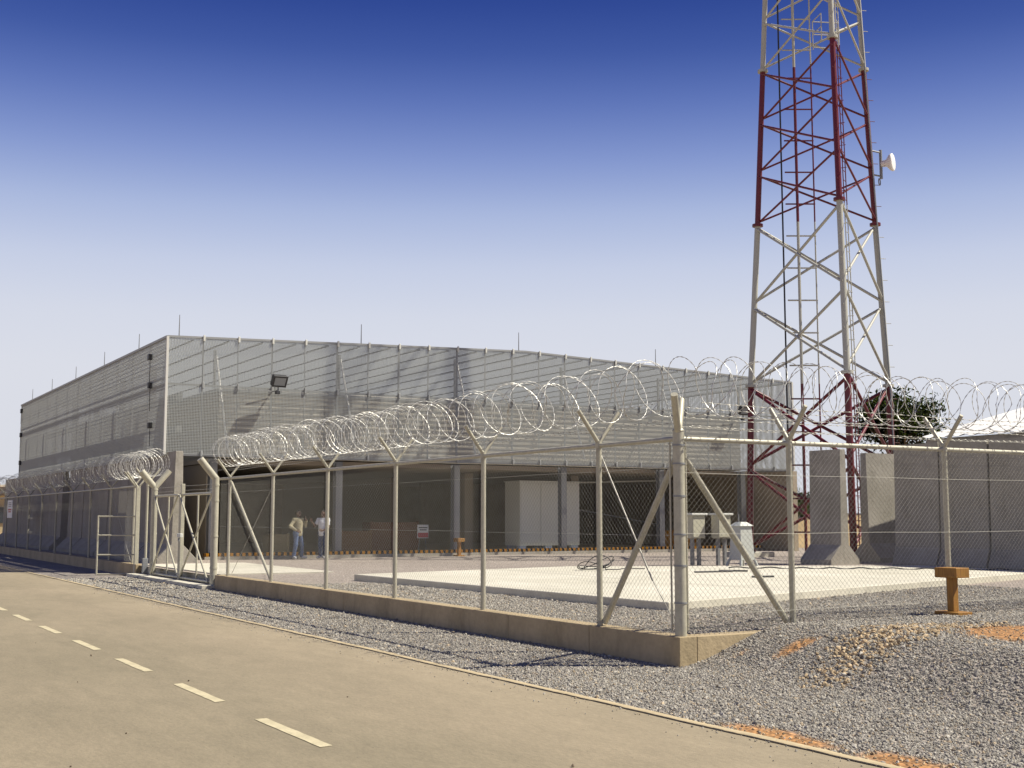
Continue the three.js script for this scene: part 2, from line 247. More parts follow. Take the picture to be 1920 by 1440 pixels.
// ---------------------------------------------------------------- building with mesh cladding
const BX0 = 1.35, BX1 = 29.35, BZ0 = -29.0, BZ1 = -58.8, BY0 = 3.9, BYM = 6.25;
const roofY = x => 7.82 + 0.44 * (1 - Math.abs((x - 15.35) / 14));
{
  const b = thing('mesh_clad_building', 'long low building wrapped in grey metal mesh above an open dark loading bay', 'building', [15.35, 0.32, -44]);
  // wire screens: each screen one part, wires of real thickness
  const w = 0.015, s = 0.052; let gs;
  const wireX = (y, z, x0, x1) => box(x0, x1, y - w / 2, y + w / 2, z - 0.003, z + 0.003), wireXroof = (z) => [bar(V(BX0, roofY(BX0), z), V(15.35, roofY(15.35), z), w, 0.006), bar(V(15.35, roofY(15.35), z), V(BX1, roofY(BX1), z), w, 0.006)];
  const screenFront = (z) => { const o = []; for (let x = BX0 + 0.03; x < BX1; x += s) o.push(box(x - w / 2, x + w / 2, BY0, roofY(x), z + 0.004, z + 0.010)); for (let y = BY0 + 0.03; y < 8.24; y += s) { const hw = y < 7.82 ? 14 : 14 * (1 - (y - 7.82) / 0.44); o.push(wireX(y, z, 15.35 - hw, 15.35 + hw)); } return o; };
  const screenSide = (x) => { const o = []; for (let z = BZ1 + 0.03; z < BZ0; z += s) o.push(box(x + 0.004, x + 0.010, BY0, 7.8, z - w / 2, z + w / 2)); for (let y = BY0 + 0.03; y < 7.8; y += s) o.push(box(x - 0.003, x + 0.003, y - w / 2, y + w / 2, BZ1, BZ0)); return o; };
  part('mesh_screen', screenFront(BZ0), mMesh, b, 'front mesh screen facing the yard');
  part('mesh_screen', screenFront(BZ1), mMesh, b);
  part('mesh_screen', screenSide(BX0), mMesh, b, 'side mesh screen facing the road');
  part('mesh_screen', screenSide(BX1), mMesh, b);
  gs = []; for (let z = BZ1 + 0.05; z < BZ0; z += 0.1) gs.push(...wireXroof(z)); for (let x = BX0 + 0.05; x < BX1; x += 0.1) gs.push(box(x - w / 2, x + w / 2, roofY(x) - 0.012, roofY(x) - 0.005, BZ1, BZ0)); part('roof_screen', gs, mMesh, b);
  // purlins under the roof screen
  for (let x = BX0 + 0.9; x < BX1; x += 1.22) part('purlin', [box(x - 0.02, x + 0.02, roofY(x) - 0.085, roofY(x) - 0.03, BZ1 + 0.1, BZ0 - 0.12)], mPurlin, b);
  // rails
  const rails = [[BY0, 0.05], [BYM, 0.035]];
  for (const [y, r] of rails) { part('rail', [box(BX0, BX1, y - r, y + r, BZ0 - 0.1, BZ0 - 0.02)], mMeshFrame, b); part('rail', [box(BX0 + 0.02, BX0 + 0.1, y - r, y + r, BZ1, BZ0 - 0.11)], mMeshFrame, b); part('rail', [box(BX1 - 0.1, BX1 - 0.02, y - r, y + r, BZ1, BZ0 - 0.11)], mMeshFrame, b); }
  for (const [xa, xb] of [[BX0, 15.35], [15.35, BX1]]) part('top_rail', [bar(V(xa, roofY(xa) + 0.02, BZ0 - 0.02), V(xb, roofY(xb) + 0.02, BZ0 - 0.02), 0.1, 0.07)], mMeshFrame, b);
  part('top_rail', [box(BX0 - 0.03, BX0 + 0.08, 7.8, 7.88, BZ1, BZ0 - 0.1)], mMeshFrame, b); part('top_rail', [box(BX1 - 0.08, BX1 + 0.03, 7.8, 7.88, BZ1, BZ0 - 0.1)], mMeshFrame, b);
  part('corner_trim', [box(BX0 - 0.045, BX0 + 0.035, BY0 - 0.02, 7.84, BZ0 - 0.035, BZ0 + 0.045)], M(0.6, 0.59, 0.54, 0.5), b); part('corner_trim', [box(BX1 - 0.035, BX1 + 0.045, BY0 - 0.02, 7.84, BZ0 - 0.035, BZ0 + 0.045)], M(0.6, 0.59, 0.54, 0.5), b);
  // upright tubes behind the front screen, with clips on the three rails
  const clip = fin(new RoundedBoxGeometry(0.07, 0.2, 0.06, 1, 0.01));
  let k = 0;
  for (let x = BX0 + 1.22; x < BX1 - 0.3; x += 1.22, k++) {
    const r = k % 2 ? 0.014 : 0.026; part('upright', [box(x - r, x + r, BY0 + 0.05, roofY(x) - 0.03, BZ0 - 0.075, BZ0 - 0.035)], mMeshFrame, b);
    piece('clip', clip, mWhitePaint, b, x, roofY(x) + 0.0, BZ0 + 0.045); piece('clip', clip, mMeshFrame, b, x, BYM, BZ0 + 0.045); piece('clip', clip, mMeshFrame, b, x, BY0 + 0.03, BZ0 + 0.045);
  }
  k = 0; for (let z = BZ0 - 2.44; z > BZ1 + 0.3; z -= 2.44, k++) { part('upright', [box(BX0 + 0.035, BX0 + 0.075, BY0 + 0.05, 7.78, z - 0.03, z + 0.03)], mMeshFrame, b); part('upright', [box(BX1 - 0.075, BX1 - 0.035, BY0 + 0.05, 7.78, z - 0.03, z + 0.03)], mMeshFrame, b); }
  // steel columns, with stays up to the roof edge
  for (const x of [3.55, 8.3, 13.25, 18.25, 23.3, 27.9]) {
    part('column', [box(x - 0.13, x + 0.13, 0.3, 3.86, -31.01, -30.98), box(x - 0.13, x + 0.13, 0.3, 3.86, -30.76, -30.73), box(x - 0.015, x + 0.015, 0.3, 3.86, -30.975, -30.765)], mSteel, b);
    part('upper_column', [box(x - 0.04, x + 0.04, 6.4, roofY(x) - 0.14, -30.97, -30.89)], mPurlin, b);
    part('stay', [cyl(V(x, roofY(x) - 0.35, -30.75), V(x, 4.12, -29.2), 0.035, 0.035, 8)], M(0.68, 0.67, 0.62, 0.45), b);
  }
  for (let z = -36; z > BZ1; z -= 5) { part('upper_column', [box(BX0 + 1.2, BX0 + 1.42, 4.0, 7.62, z - 0.11, z + 0.11)], mSteel, b); }
  // solid inner storey: horizontally ribbed sheets
  const IX0 = 3.75, IX1 = 28.1, IZ0 = -31.1, IY0 = 4.02, IY1 = 6.3, ribs = [];
  const sheet = (x0, z0, x1, z1, nx, nz) => { const pos = [], nor = [], uv = []; const dx = x1 - x0, dz = z1 - z0; let y = IY0; const P = 0.2; const prof = [[0, 0], [0.1, 0], [0.125, 0.035], [0.175, 0.035], [0.2, 0]];
    while (y < IY1 - 0.01) { for (let i = 0; i < prof.length - 1; i++) { const [ya, da] = prof[i], [yb, db] = prof[i + 1]; const A = [x0 + nx * da, y + ya, z0 + nz * da], B = [x1 + nx * da, y + ya, z1 + nz * da], Cc = [x0 + nx * db, y + yb, z0 + nz * db], D = [x1 + nx * db, y + yb, z1 + nz * db]; const nl = Math.hypot(yb - ya, db - da), n = [nx * (yb - ya) / nl, -(db - da) / nl, nz * (yb - ya) / nl], L = Math.hypot(dx, dz);
      for (const [q, uu] of [[A, 0], [B, L], [Cc, 0], [B, L], [D, L], [Cc, 0]]) { pos.push(...q); nor.push(...n); uv.push(uu, q[1]); } } y += P; }
    const g = new THREE.BufferGeometry(); g.setAttribute('position', new THREE.Float32BufferAttribute(pos, 3)); g.setAttribute('normal', new THREE.Float32BufferAttribute(nor, 3)); g.setAttribute('uv', new THREE.Float32BufferAttribute(uv, 2)); return g; };
  const mInnerB = mInner.clone(); mInnerB.map = rep(corrTex, 0.11, 0.13);
  for (let i = 0; i < 6; i++) { const a = mix(IX0, IX1, i / 6) + 0.012, c = mix(IX0, IX1, (i + 1) / 6) - 0.012; part('cladding_panel', [sheet(a, IZ0, c, IZ0, 0, 1)], i % 2 ? mInner : mInnerB, b); }
  for (let i = 0; i < 6; i++) { const a = mix(IZ0, BZ1 + 1.6, i / 6) - 0.012, c = mix(IZ0, BZ1 + 1.6, (i + 1) / 6) + 0.012; part('cladding_panel', [sheet(IX0, c, IX0, a, -1, 0)], i % 2 ? mInner : mInnerB, b); }
  part('inner_core', [box(IX0 + 0.04, IX1, IY0 - 0.1, IY1, BZ1 + 1.6, IZ0 - 0.03)], mInner, b);
  part('core_coping', [box(IX0 - 0.05, IX1 + 0.05, IY1 + 0.003, IY1 + 0.08, BZ1 + 1.5, IZ0 + 0.06)], mMeshFrame, b);
  // side gangway beams seen through the road-side screen
  for (const y of [4.9, 6.05]) part('gangway_beam', [box(2.3, 2.5, y - 0.12, y + 0.12, BZ1 + 0.5, -31.2)], mPurlin, b);
  // loading bay, made deep and closed off so that it stays dark
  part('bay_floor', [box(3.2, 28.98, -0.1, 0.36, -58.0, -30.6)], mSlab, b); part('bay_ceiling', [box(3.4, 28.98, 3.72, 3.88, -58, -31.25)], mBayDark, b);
  part('bay_wall', [box(3.75, 28.98, 0.36, 3.7, -57.3, -57.0)], mBayWall, b); part('bay_wall', [box(3.5, 3.74, 0.36, 3.7, -57.3, -31.4)], mBayDark, b); part('bay_wall', [box(29.0, 29.25, 0.2, 3.84, -57.3, -28.7)], mBayWall, b);  // road-side wall is added to keep light out; back wall set deep for darkness
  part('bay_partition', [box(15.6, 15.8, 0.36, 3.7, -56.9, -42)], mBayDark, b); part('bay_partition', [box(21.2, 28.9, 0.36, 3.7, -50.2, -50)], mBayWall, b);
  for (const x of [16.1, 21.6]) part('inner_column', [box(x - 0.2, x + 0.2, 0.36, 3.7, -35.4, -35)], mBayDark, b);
  part('pipe', [cyl(V(21.9, 2.2, -35.6), V(26.5, 1.45, -35.2), 0.04)], mSteel, b); part('pipe', [cyl(V(20.9, 3.35, -34.9), V(26.8, 3.55, -34.9), 0.04)], mWhitePaint, b);
  // striped kerb
  const stripe = tex(64, 16, (u, v) => ((u + v * 0.12) % 1) < 0.5 ? [236, 166, 32] : [30, 28, 26]); const mStripe = M(1, 1, 1, 0.7, { map: rep(stripe, 4.6, 1) });
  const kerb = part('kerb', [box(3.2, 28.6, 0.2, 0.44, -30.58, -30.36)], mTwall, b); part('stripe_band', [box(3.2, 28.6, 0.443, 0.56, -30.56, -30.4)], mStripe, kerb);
  // roof lightning rods
  const rod = (x, z) => { const y = roofY(x); part('lightning_rod', [cyl(V(x, y, z), V(x, y + 0.78, z), 0.02, 0.012, 6)], mSteel, b); };
  for (const x of [1.75, 8.4, 15.1, 21.8]) rod(x, -29.1); for (const z of [-34.2, -40, -45.8, -51.6, -57.2]) rod(1.65, z);
}
function floodlight(pos, yaw, label, sc = 1) {
  const t = thing('floodlight', label, 'floodlight', pos), [x, y, z] = pos, g = [];
  const lens = M(0.25, 0.27, 0.28, 0.15), hous = [box(-0.24, 0.24, 0.02, 0.42, -0.16, 0)];
  const rot = new THREE.Matrix4().makeTranslation(x, y, z).multiply(new THREE.Matrix4().makeRotationY(yaw)).multiply(new THREE.Matrix4().makeScale(sc, sc, sc)), tl = new THREE.Matrix4().makeTranslation(0, 0, 0.45).multiply(new THREE.Matrix4().makeRotationX(0.5));
  const put = (n, gg, m, tilt, par = t) => part(n, gg.map(q => { if (tilt) q.applyMatrix4(tl); q.applyMatrix4(rot); return q; }), m, par);
  const h = put('housing', [rbox(-0.25, 0.25, 0.0, 0.38, -0.17, 0, 0.03)], mDark, true);
  put('lens', [box(-0.2, 0.2, 0.05, 0.33, 0.016, 0.022)], lens, true, h);
  put('frame', [box(-0.25, 0.25, 0.33, 0.38, 0.003, 0.035), box(-0.25, 0.25, 0.0, 0.05, 0.003, 0.035), box(-0.25, -0.2, 0.052, 0.328, 0.003, 0.035), box(0.2, 0.25, 0.052, 0.328, 0.003, 0.035)], mDark, true, h);
  put('bracket', [bar(V(0, -0.12, 0), V(0, -0.12, 0.45), 0.05, 0.03), bar(V(0, -0.12, 0.42), V(0, 0.02, 0.42), 0.05, 0.03), bar(V(0.0, -0.12, 0.02), V(-0.55, -0.1, 0.05), 0.02, 0.03)], mSteel, false);
  put('gear_box', [rbox(-0.07, 0.07, -0.24, -0.13, 0.32, 0.45, 0.01)], mDark, false);
}
floodlight([5.0, 6.28, -28.9], 0.1, 'black floodlight on the mesh front next to the building corner', 1.05);
floodlight([26.0, 6.2, -28.9], 0.0, 'black floodlight on the mesh front behind the mast', 1.0);
{ // small wall lamps joined by conduit on the road side
  [[7.35, -31.0], [6.35, -30.9], [4.95, -30.75]].forEach(([y, z], i) => { const l = ['uppermost', 'middle', 'lowest'][i]; const t = thing('wall_lamp', `${l} of three small black lamps on the road-side mesh`, 'lamp', [1.3, y, z]); part('housing', [rbox(1.2, 1.335, y - 0.1, y + 0.1, z - 0.1, z + 0.1, 0.02)], mDark, t); part('conduit', [cyl(V(1.28, y - 0.11, z), V(1.28, y - (i < 2 ? 0.9 : 0.7), z), 0.012, 0.012, 5)], mDark, t); });
  [[7.5, -58.3], [6.2, -58.2], [4.7, -58.1]].forEach(([y, z], i) => { const l = ['topmost', 'mid-height', 'bottom'][i]; const t = thing('wall_lamp', `${l} small black lamp at the far end of the road-side mesh`, 'lamp', [1.3, y, z]); part('housing', [rbox(1.24, 1.335, y - 0.12, y + 0.12, z - 0.12, z + 0.12, 0.02)], mDark, t); part('conduit', [cyl(V(1.28, y - 0.12, z), V(1.28, y - 0.7, z), 0.012, 0.012, 5)], mDark, t); });
}

// ---------------------------------------------------------------- concrete slab in the yard
{
  const sh = new THREE.Shape([[2.3, -15.2], [2.74, -3.75], [17.6, -7.9], [18.0, -12.2], [15.6, -13.2], [9.3, -16.7]].map(q => new THREE.Vector2(q[0], -q[1])));
  const g = new THREE.ExtrudeGeometry(sh, { depth: 0.3, bevelEnabled: true, bevelSize: 0.012, bevelThickness: 0.012, bevelSegments: 1 }); g.rotateX(-Math.PI / 2); g.translate(0, 0.15, 0);
  single('concrete_slab', boxuv(fin(g), 1), mSlab, 'broad pale concrete slab lying in the gravel yard', 'slab');
}
{ // apron inside the gate and its threshold
  single('gate_apron', [box(0.3, 3.4, 0.1, 0.355, -26.8, -19.2)], mSlab, 'pale concrete apron inside the gates', 'apron', 'structure');
  single('gate_threshold', [rbox(-0.32, 0.28, -0.05, 0.1, -26.6, -18.72, 0.01)], mSlab, 'low pale concrete threshold under the gates', 'threshold');
}

// ---------------------------------------------------------------- fence plinths
{
  const t = thing('concrete_plinth', 'low tan concrete plinth under the fence, turning at the corner', 'wall', [0.13, 0, -9]);
  let z = -0.004; const cuts = [-1.95, -4.1, -7.3, -10.4, -13.6, -16.4, -18.7]; for (const c of cuts) { part('plinth_section', [rbox(0, 0.27, -0.1, 0.36, c + 0.004, z, 0.01)], mPlinth, t); z = c; }
  part('plinth_section', [rbox(0.274, 2.1, -0.1, 0.358, -0.27, -0.004, 0.01)], mPlinth, t);
  const t2 = thing('concrete_plinth', 'shaded low concrete plinth along the fence beyond the gates', 'wall', [0.13, 0, -45]);
  for (let i = 0; i < 9; i++) part('plinth_section', [rbox(0, 0.27, -0.1, 0.36, -26.8 - (i + 1) * 3.9 + 0.004, -26.8 - i * 3.9, 0.01)], mPlinth, t2);
}

// ---------------------------------------------------------------- chain-link fences
const FR = 2.77;   // rail height
// picket wires of chain link between A and B (x,z), y from y0(s) to y1
function chainLink(ax, az, bx, bz, y0, y1, wd, r) {
  const L = Math.hypot(bx - ax, bz - az), dx = (bx - ax) / L, dz = (bz - az) / L, nx = -dz, nz = dx, hw = wd / 2, out = []; const n = Math.floor(L / hw) - 1; const pos = [], nor = [];
  for (let i = 0; i < n; i++) {
    const s0 = i * hw, flip = i % 2; const yb = y0(s0); const steps = Math.round((y1 - yb) / (wd * 0.5)), hh = (y1 - y0(0)) / Math.round((y1 - y0(0)) / (wd * 0.5)); let prev = null;
    for (let j = 0; j <= steps + 1; j++) {
      const y = y1 - j * hh; if (y < yb - hh) break; const right = (j + flip) % 2, s = s0 + (right ? hw + r * 0.6 : -r * 0.6), o = (right ? 1 : -1) * r * 1.1; const P = [ax + dx * s + nx * o, y, az + dz * s + nz * o];
      if (prev) { // three-sided wire
        const t = V(P[0] - prev[0], P[1] - prev[1], P[2] - prev[2]).normalize(), a = V(nx, 0, nz), b = new THREE.Vector3().crossVectors(t, a).normalize(); const rr = []; for (let k = 0; k < 3; k++) { const c = Math.cos(k * 2.0944), q = Math.sin(k * 2.0944); rr.push([a.x * c + b.x * q, a.y * c + b.y * q, a.z * c + b.z * q]); }
        for (let k = 0; k < 3; k++) { const u = rr[k], w = rr[(k + 1) % 3]; for (const [q, v] of [[prev, u], [prev, w], [P, u], [prev, w], [P, w], [P, u]]) { pos.push(q[0] + v[0] * r, q[1] + v[1] * r, q[2] + v[2] * r); nor.push(...v); } }
      }
      prev = P;
    }
  }
  const g = new THREE.BufferGeometry(); g.setAttribute('position', new THREE.Float32BufferAttribute(pos, 3)); g.setAttribute('normal', new THREE.Float32BufferAttribute(nor, 3)); g.setAttribute('uv', new THREE.Float32BufferAttribute(new Float32Array(pos.length / 3 * 2), 2)); return g;
}
// upright with a V of arms; out = unit vector across the fence
function vPost(par, x, z, y0, r, out, armL = 0.5, armR = 0.03) {
  const p = part('post', [cyl(V(x, y0, z), V(x, FR + 0.06, z), r, r, 12)], mGalv, par);
  for (const s of [-1, 1]) part('arm', [cyl(V(x, FR + 0.03, z), V(x + out[0] * s * armL * 0.66, FR + 0.03 + armL * 0.88, z + out[1] * s * armL * 0.66), armR, armR, 8)], mGalv, p);
  part('collar', [cyl(V(x, FR - 0.03, z), V(x, FR + 0.035, z), r + 0.008, r + 0.008, 12)], mGalv, p);
  return p;
}
function strand(a, b, barbed, seed, sag = 0.01) {   // tension wire or barbed wire
  const L = a.distanceTo(b), st = barbed ? 0.035 : 0.6, n = Math.max(2, Math.ceil(L / st)), pts = []; const R = rng(seed);
  for (let i = 0; i <= n; i++) { const t = i / n, p = a.clone().lerp(b, t); p.y -= sag * Math.sin(Math.PI * ((t * L / 3.2) % 1)); if (barbed) { p.y += (R() - 0.5) * 0.008; } pts.push(p); }
  return sweep(pts, barbed ? (i => i % 4 === 0 ? 0.010 : 0.0028) : 0.0028, 3);
}
// concertina coil along a straight run
function coil(name, label, a, b, cy, rad, pitch, seed) {
  const R = rng(seed), L = Math.hypot(b[0] - a[0], b[1] - a[1]), dx = (b[0] - a[0]) / L, dz = (b[1] - a[1]) / L, nx = -dz, nz = dx, pts = []; let s = 0, k = 0, w1 = R(), w2 = R(), r0 = rad, off = 0, tilt = 0, nr = rad, nt = 0, no = 0;
  const per = 48, spacing = pitch;
  while (s < L) {
    const p = spacing(s / L) * (0.65 + 0.7 * R()); r0 = nr; tilt = nt; off = no; nr = rad * (0.89 + 0.2 * R()); nt = (R() - 0.5) * 0.85; no = (R() - 0.5) * 0.12;
    for (let i = 0; i < per; i++) {
      const t = i / per, a2 = t * 6.2832, rr = mix(r0, nr, t), ti = mix(tilt, nt, t), of = mix(off, no, t), u = Math.cos(a2) * rr, v = Math.sin(a2) * rr; const along = s + p * t + v * ti * 0.6 + u * ti * 0.5 + (k % 2 ? 1 : -1) * Math.sin(a2) * p * 0.6;
      pts.push(V(a[0] + dx * along + nx * (u + of), cy + v + (rr - rad), a[1] + dz * along + nz * (u + of)));
    }
    s += p; k++;
  }
  const g = sweep(pts, i => i % 2 ? 0.003 : 0.0085, 3);
  const m = single(name, [g], mRazor, label, 'razor wire'); return m;
}
{
  // ---- run along the road
  const f = thing('chain_link_fence', 'chain-link fence with V-armed posts standing on the tan plinth along the road', 'fence', [0.13, 0.36, -9]);
  const X = 0.12, zs = [-1.86, -5.08, -8.34, -11.6, -14.87, -18.03];
  zs.forEach(z => vPost(f, X, z, 0.3, 0.04, [1, 0]));
  for (let i = 0; i < zs.length; i++) { const a = i ? zs[i - 1] : -0.12; part('top_rail', [cyl(V(X, FR, a), V(X, FR, zs[i]), 0.032, 0.032, 10)], mGalv, f); }
  part('top_rail', [cyl(V(X, FR, -18.03), V(X, FR, -18.8), 0.032, 0.032, 10)], mGalv, f);
  part('chain_link', [chainLink(X - 0.045, -0.15, X - 0.045, -18.7, () => 0.4, FR - 0.02, 0.078, 0.0015)], mWire, f);
  for (const y of [0.42, 1.58, 2.42]) part('tension_wire', [strand(V(X - 0.055, y, -0.1), V(X - 0.055, y, -18.7), false, 3)], mWire, f);
  part('brace', [cyl(V(X + 0.03, FR - 0.22, -0.2), V(X + 0.05, 0.4, -1.82), 0.042, 0.042, 10)], mGalv, f);
  part('brace', [cyl(V(X + 0.03, FR - 0.1, -18.0), V(X + 0.03, 0.42, -15.0), 0.035, 0.035, 10)], mGalv, f);
  part('stay_wire', [cyl(V(X + 0.05, FR - 0.1, -1.9), V(X + 0.05, 1.0, -0.75), 0.012, 0.012, 5), cyl(V(X + 0.05, 1.0, -0.75), V(X + 0.05, 0.4, -0.2), 0.005, 0.005, 5)], mWire, f);
  part('stay_wire', [cyl(V(X + 0.06, FR - 0.15, -14.9), V(X + 0.06, 0.42, -17.9), 0.006, 0.006, 5)], mWire, f);
  for (const s of [-1, 1]) for (const t of [0.45, 0.9]) part('barbed_wire', [strand(V(X + s * 0.33 * t, FR + 0.03 + 0.44 * t, -0.25), V(X + s * 0.33 * t, FR + 0.03 + 0.44 * t, -18.6), true, 7 + t * 10 + s, 0.02)], mWire, f);
  // ---- corner post
  const c = thing('corner_post', 'thick galvanised corner post where both chain-link fences meet', 'fence post', [0.12, 0.36, -0.12]);
  part('post', [cyl(V(0.12, 0.3, -0.12), V(0.12, FR + 0.1, -0.12), 0.072, 0.072, 18)], mGalv, c); part('post_cap', [cyl(V(0.12, FR + 0.1, -0.12), V(0.12, FR + 0.13, -0.12), 0.08, 0.06, 18)], mGalv, c);
  const o = 0.7071; for (const s of [-1, 1]) part('arm', [cyl(V(0.12, FR + 0.05, -0.12), V(0.12 - o * s * 0.36, FR + 0.52, -0.12 + o * s * 0.36), 0.045, 0.045, 12)], mGalv, c);
  for (const y of [0.75, 1.2, 1.58, 2.05, 2.45, 2.68]) part('band', [cyl(V(0.12, y, -0.12), V(0.12, y + 0.022, -0.12), 0.079, 0.079, 18)], mSteel, c);
  part('stretcher_bar', [cyl(V(0.045, 0.42, -0.2), V(0.045, FR - 0.04, -0.2), 0.012, 0.012, 6), cyl(V(0.205, 0.42, -0.1), V(0.205, FR - 0.04, -0.1), 0.018, 0.018, 6)], mGalv, c);
  // ---- run running off to the right
  const f2 = thing('chain_link_fence', 'chain-link fence climbing the gravel bank behind the wooden marker post', 'fence', [6, 0.42, -0.12]);
  const Z = -0.12, xs = [1.95, 4.94, 8.2, 11.45, 14.7], base = x => Math.max(0.37, bankH(x, 0.05)) - 0.06;
  xs.forEach(x => vPost(f2, x, Z, base(x), 0.04, [0, 1]));
  for (let i = 0; i < xs.length; i++) { const a = i ? xs[i - 1] : 0.12; part('top_rail', [cyl(V(a, FR, Z), V(xs[i], FR, Z), 0.032, 0.032, 10)], mGalv, f2); }
  part('chain_link', [chainLink(0.2, Z + 0.045, 14.6, Z + 0.045, s => Math.max(0.42, bankH(s + 0.2, 0.05) + 0.02), FR - 0.02, 0.078, 0.0018)], mWire, f2);
  for (const y of [0.62, 1.6, 2.35]) part('tension_wire', [strand(V(0.15, y, Z + 0.055), V(14.6, y, Z + 0.055), false, 5)], mWire, f2);
  part('bottom_wire', [strand(V(0.15, 0.46, Z + 0.05), V(14.6, 0.5, Z + 0.05), true, 9, 0.03)], mBlackCable, f2);
  part('brace', [cyl(V(0.22, FR - 0.2, Z - 0.04), V(1.88, 0.46, Z - 0.04), 0.042, 0.042, 10)], mGalv, f2);
  for (const s of [-1, 1]) for (const t of [0.3, 0.6, 0.92]) part('barbed_wire', [strand(V(0.25, FR + 0.03 + 0.44 * t, Z + s * 0.33 * t), V(14.7, FR + 0.03 + 0.44 * t, Z + s * 0.33 * t), true, 17 + t * 10 + s, 0.02)], mWire, f2);
  // ---- run beyond the gates, shaded by the wall
  const f3 = thing('chain_link_fence', 'chain-link fence in shade beyond the gates in front of the concrete barriers', 'fence', [0.13, 0.36, -44]);
  const z3 = []; for (let z = -27.75; z > -61; z -= 3.26) z3.push(z); z3.forEach(z => vPost(f3, X, z, 0.3, 0.04, [1, 0]));
  for (let i = 1; i < z3.length; i++) part('top_rail', [cyl(V(X, FR, z3[i - 1]), V(X, FR, z3[i]), 0.032, 0.032, 8)], mGalv, f3);
  part('top_rail', [cyl(V(X, FR, -27.1), V(X, FR, -27.75), 0.032, 0.032, 8)], mGalv, f3);
  part('chain_link', [chainLink(X - 0.045, -27.2, X - 0.045, -60, () => 0.4, FR - 0.02, 0.14, 0.0019)], mWire, f3);
  part('stay_wire', [cyl(V(X, FR - 0.15, -30.9), V(X, 0.42, -28), 0.008, 0.008, 5)], mWire, f3);
  for (const s of [-1, 1]) part('barbed_wire', [strand(V(X + s * 0.3, FR + 0.43, -27.2), V(X + s * 0.3, FR + 0.43, -60), true, 27 + s, 0.02)], mWire, f3);
  // ---- coils
  coil('razor_wire_coil', 'coiled razor wire lying in the post arms along the roadside fence', [0.12, -18.4], [0.12, -0.5], FR + 0.66, 0.37, t => mix(0.145, 0.30, ss(0.45, 0.95, t)), 201);
  coil('razor_wire_coil', 'stretched razor wire coil along the fence on the gravel bank', [0.2, -0.12], [14.7, -0.12], FR + 0.67, 0.37, t => 0.2, 211);
  coil('razor_wire_coil', 'tight razor wire coil on the fence beyond the gates', [0.12, -60], [0.12, -25.2], FR + 0.66, 0.40, t => mix(0.3, 0.135, ss(0.7, 0.86, t)), 221);
}
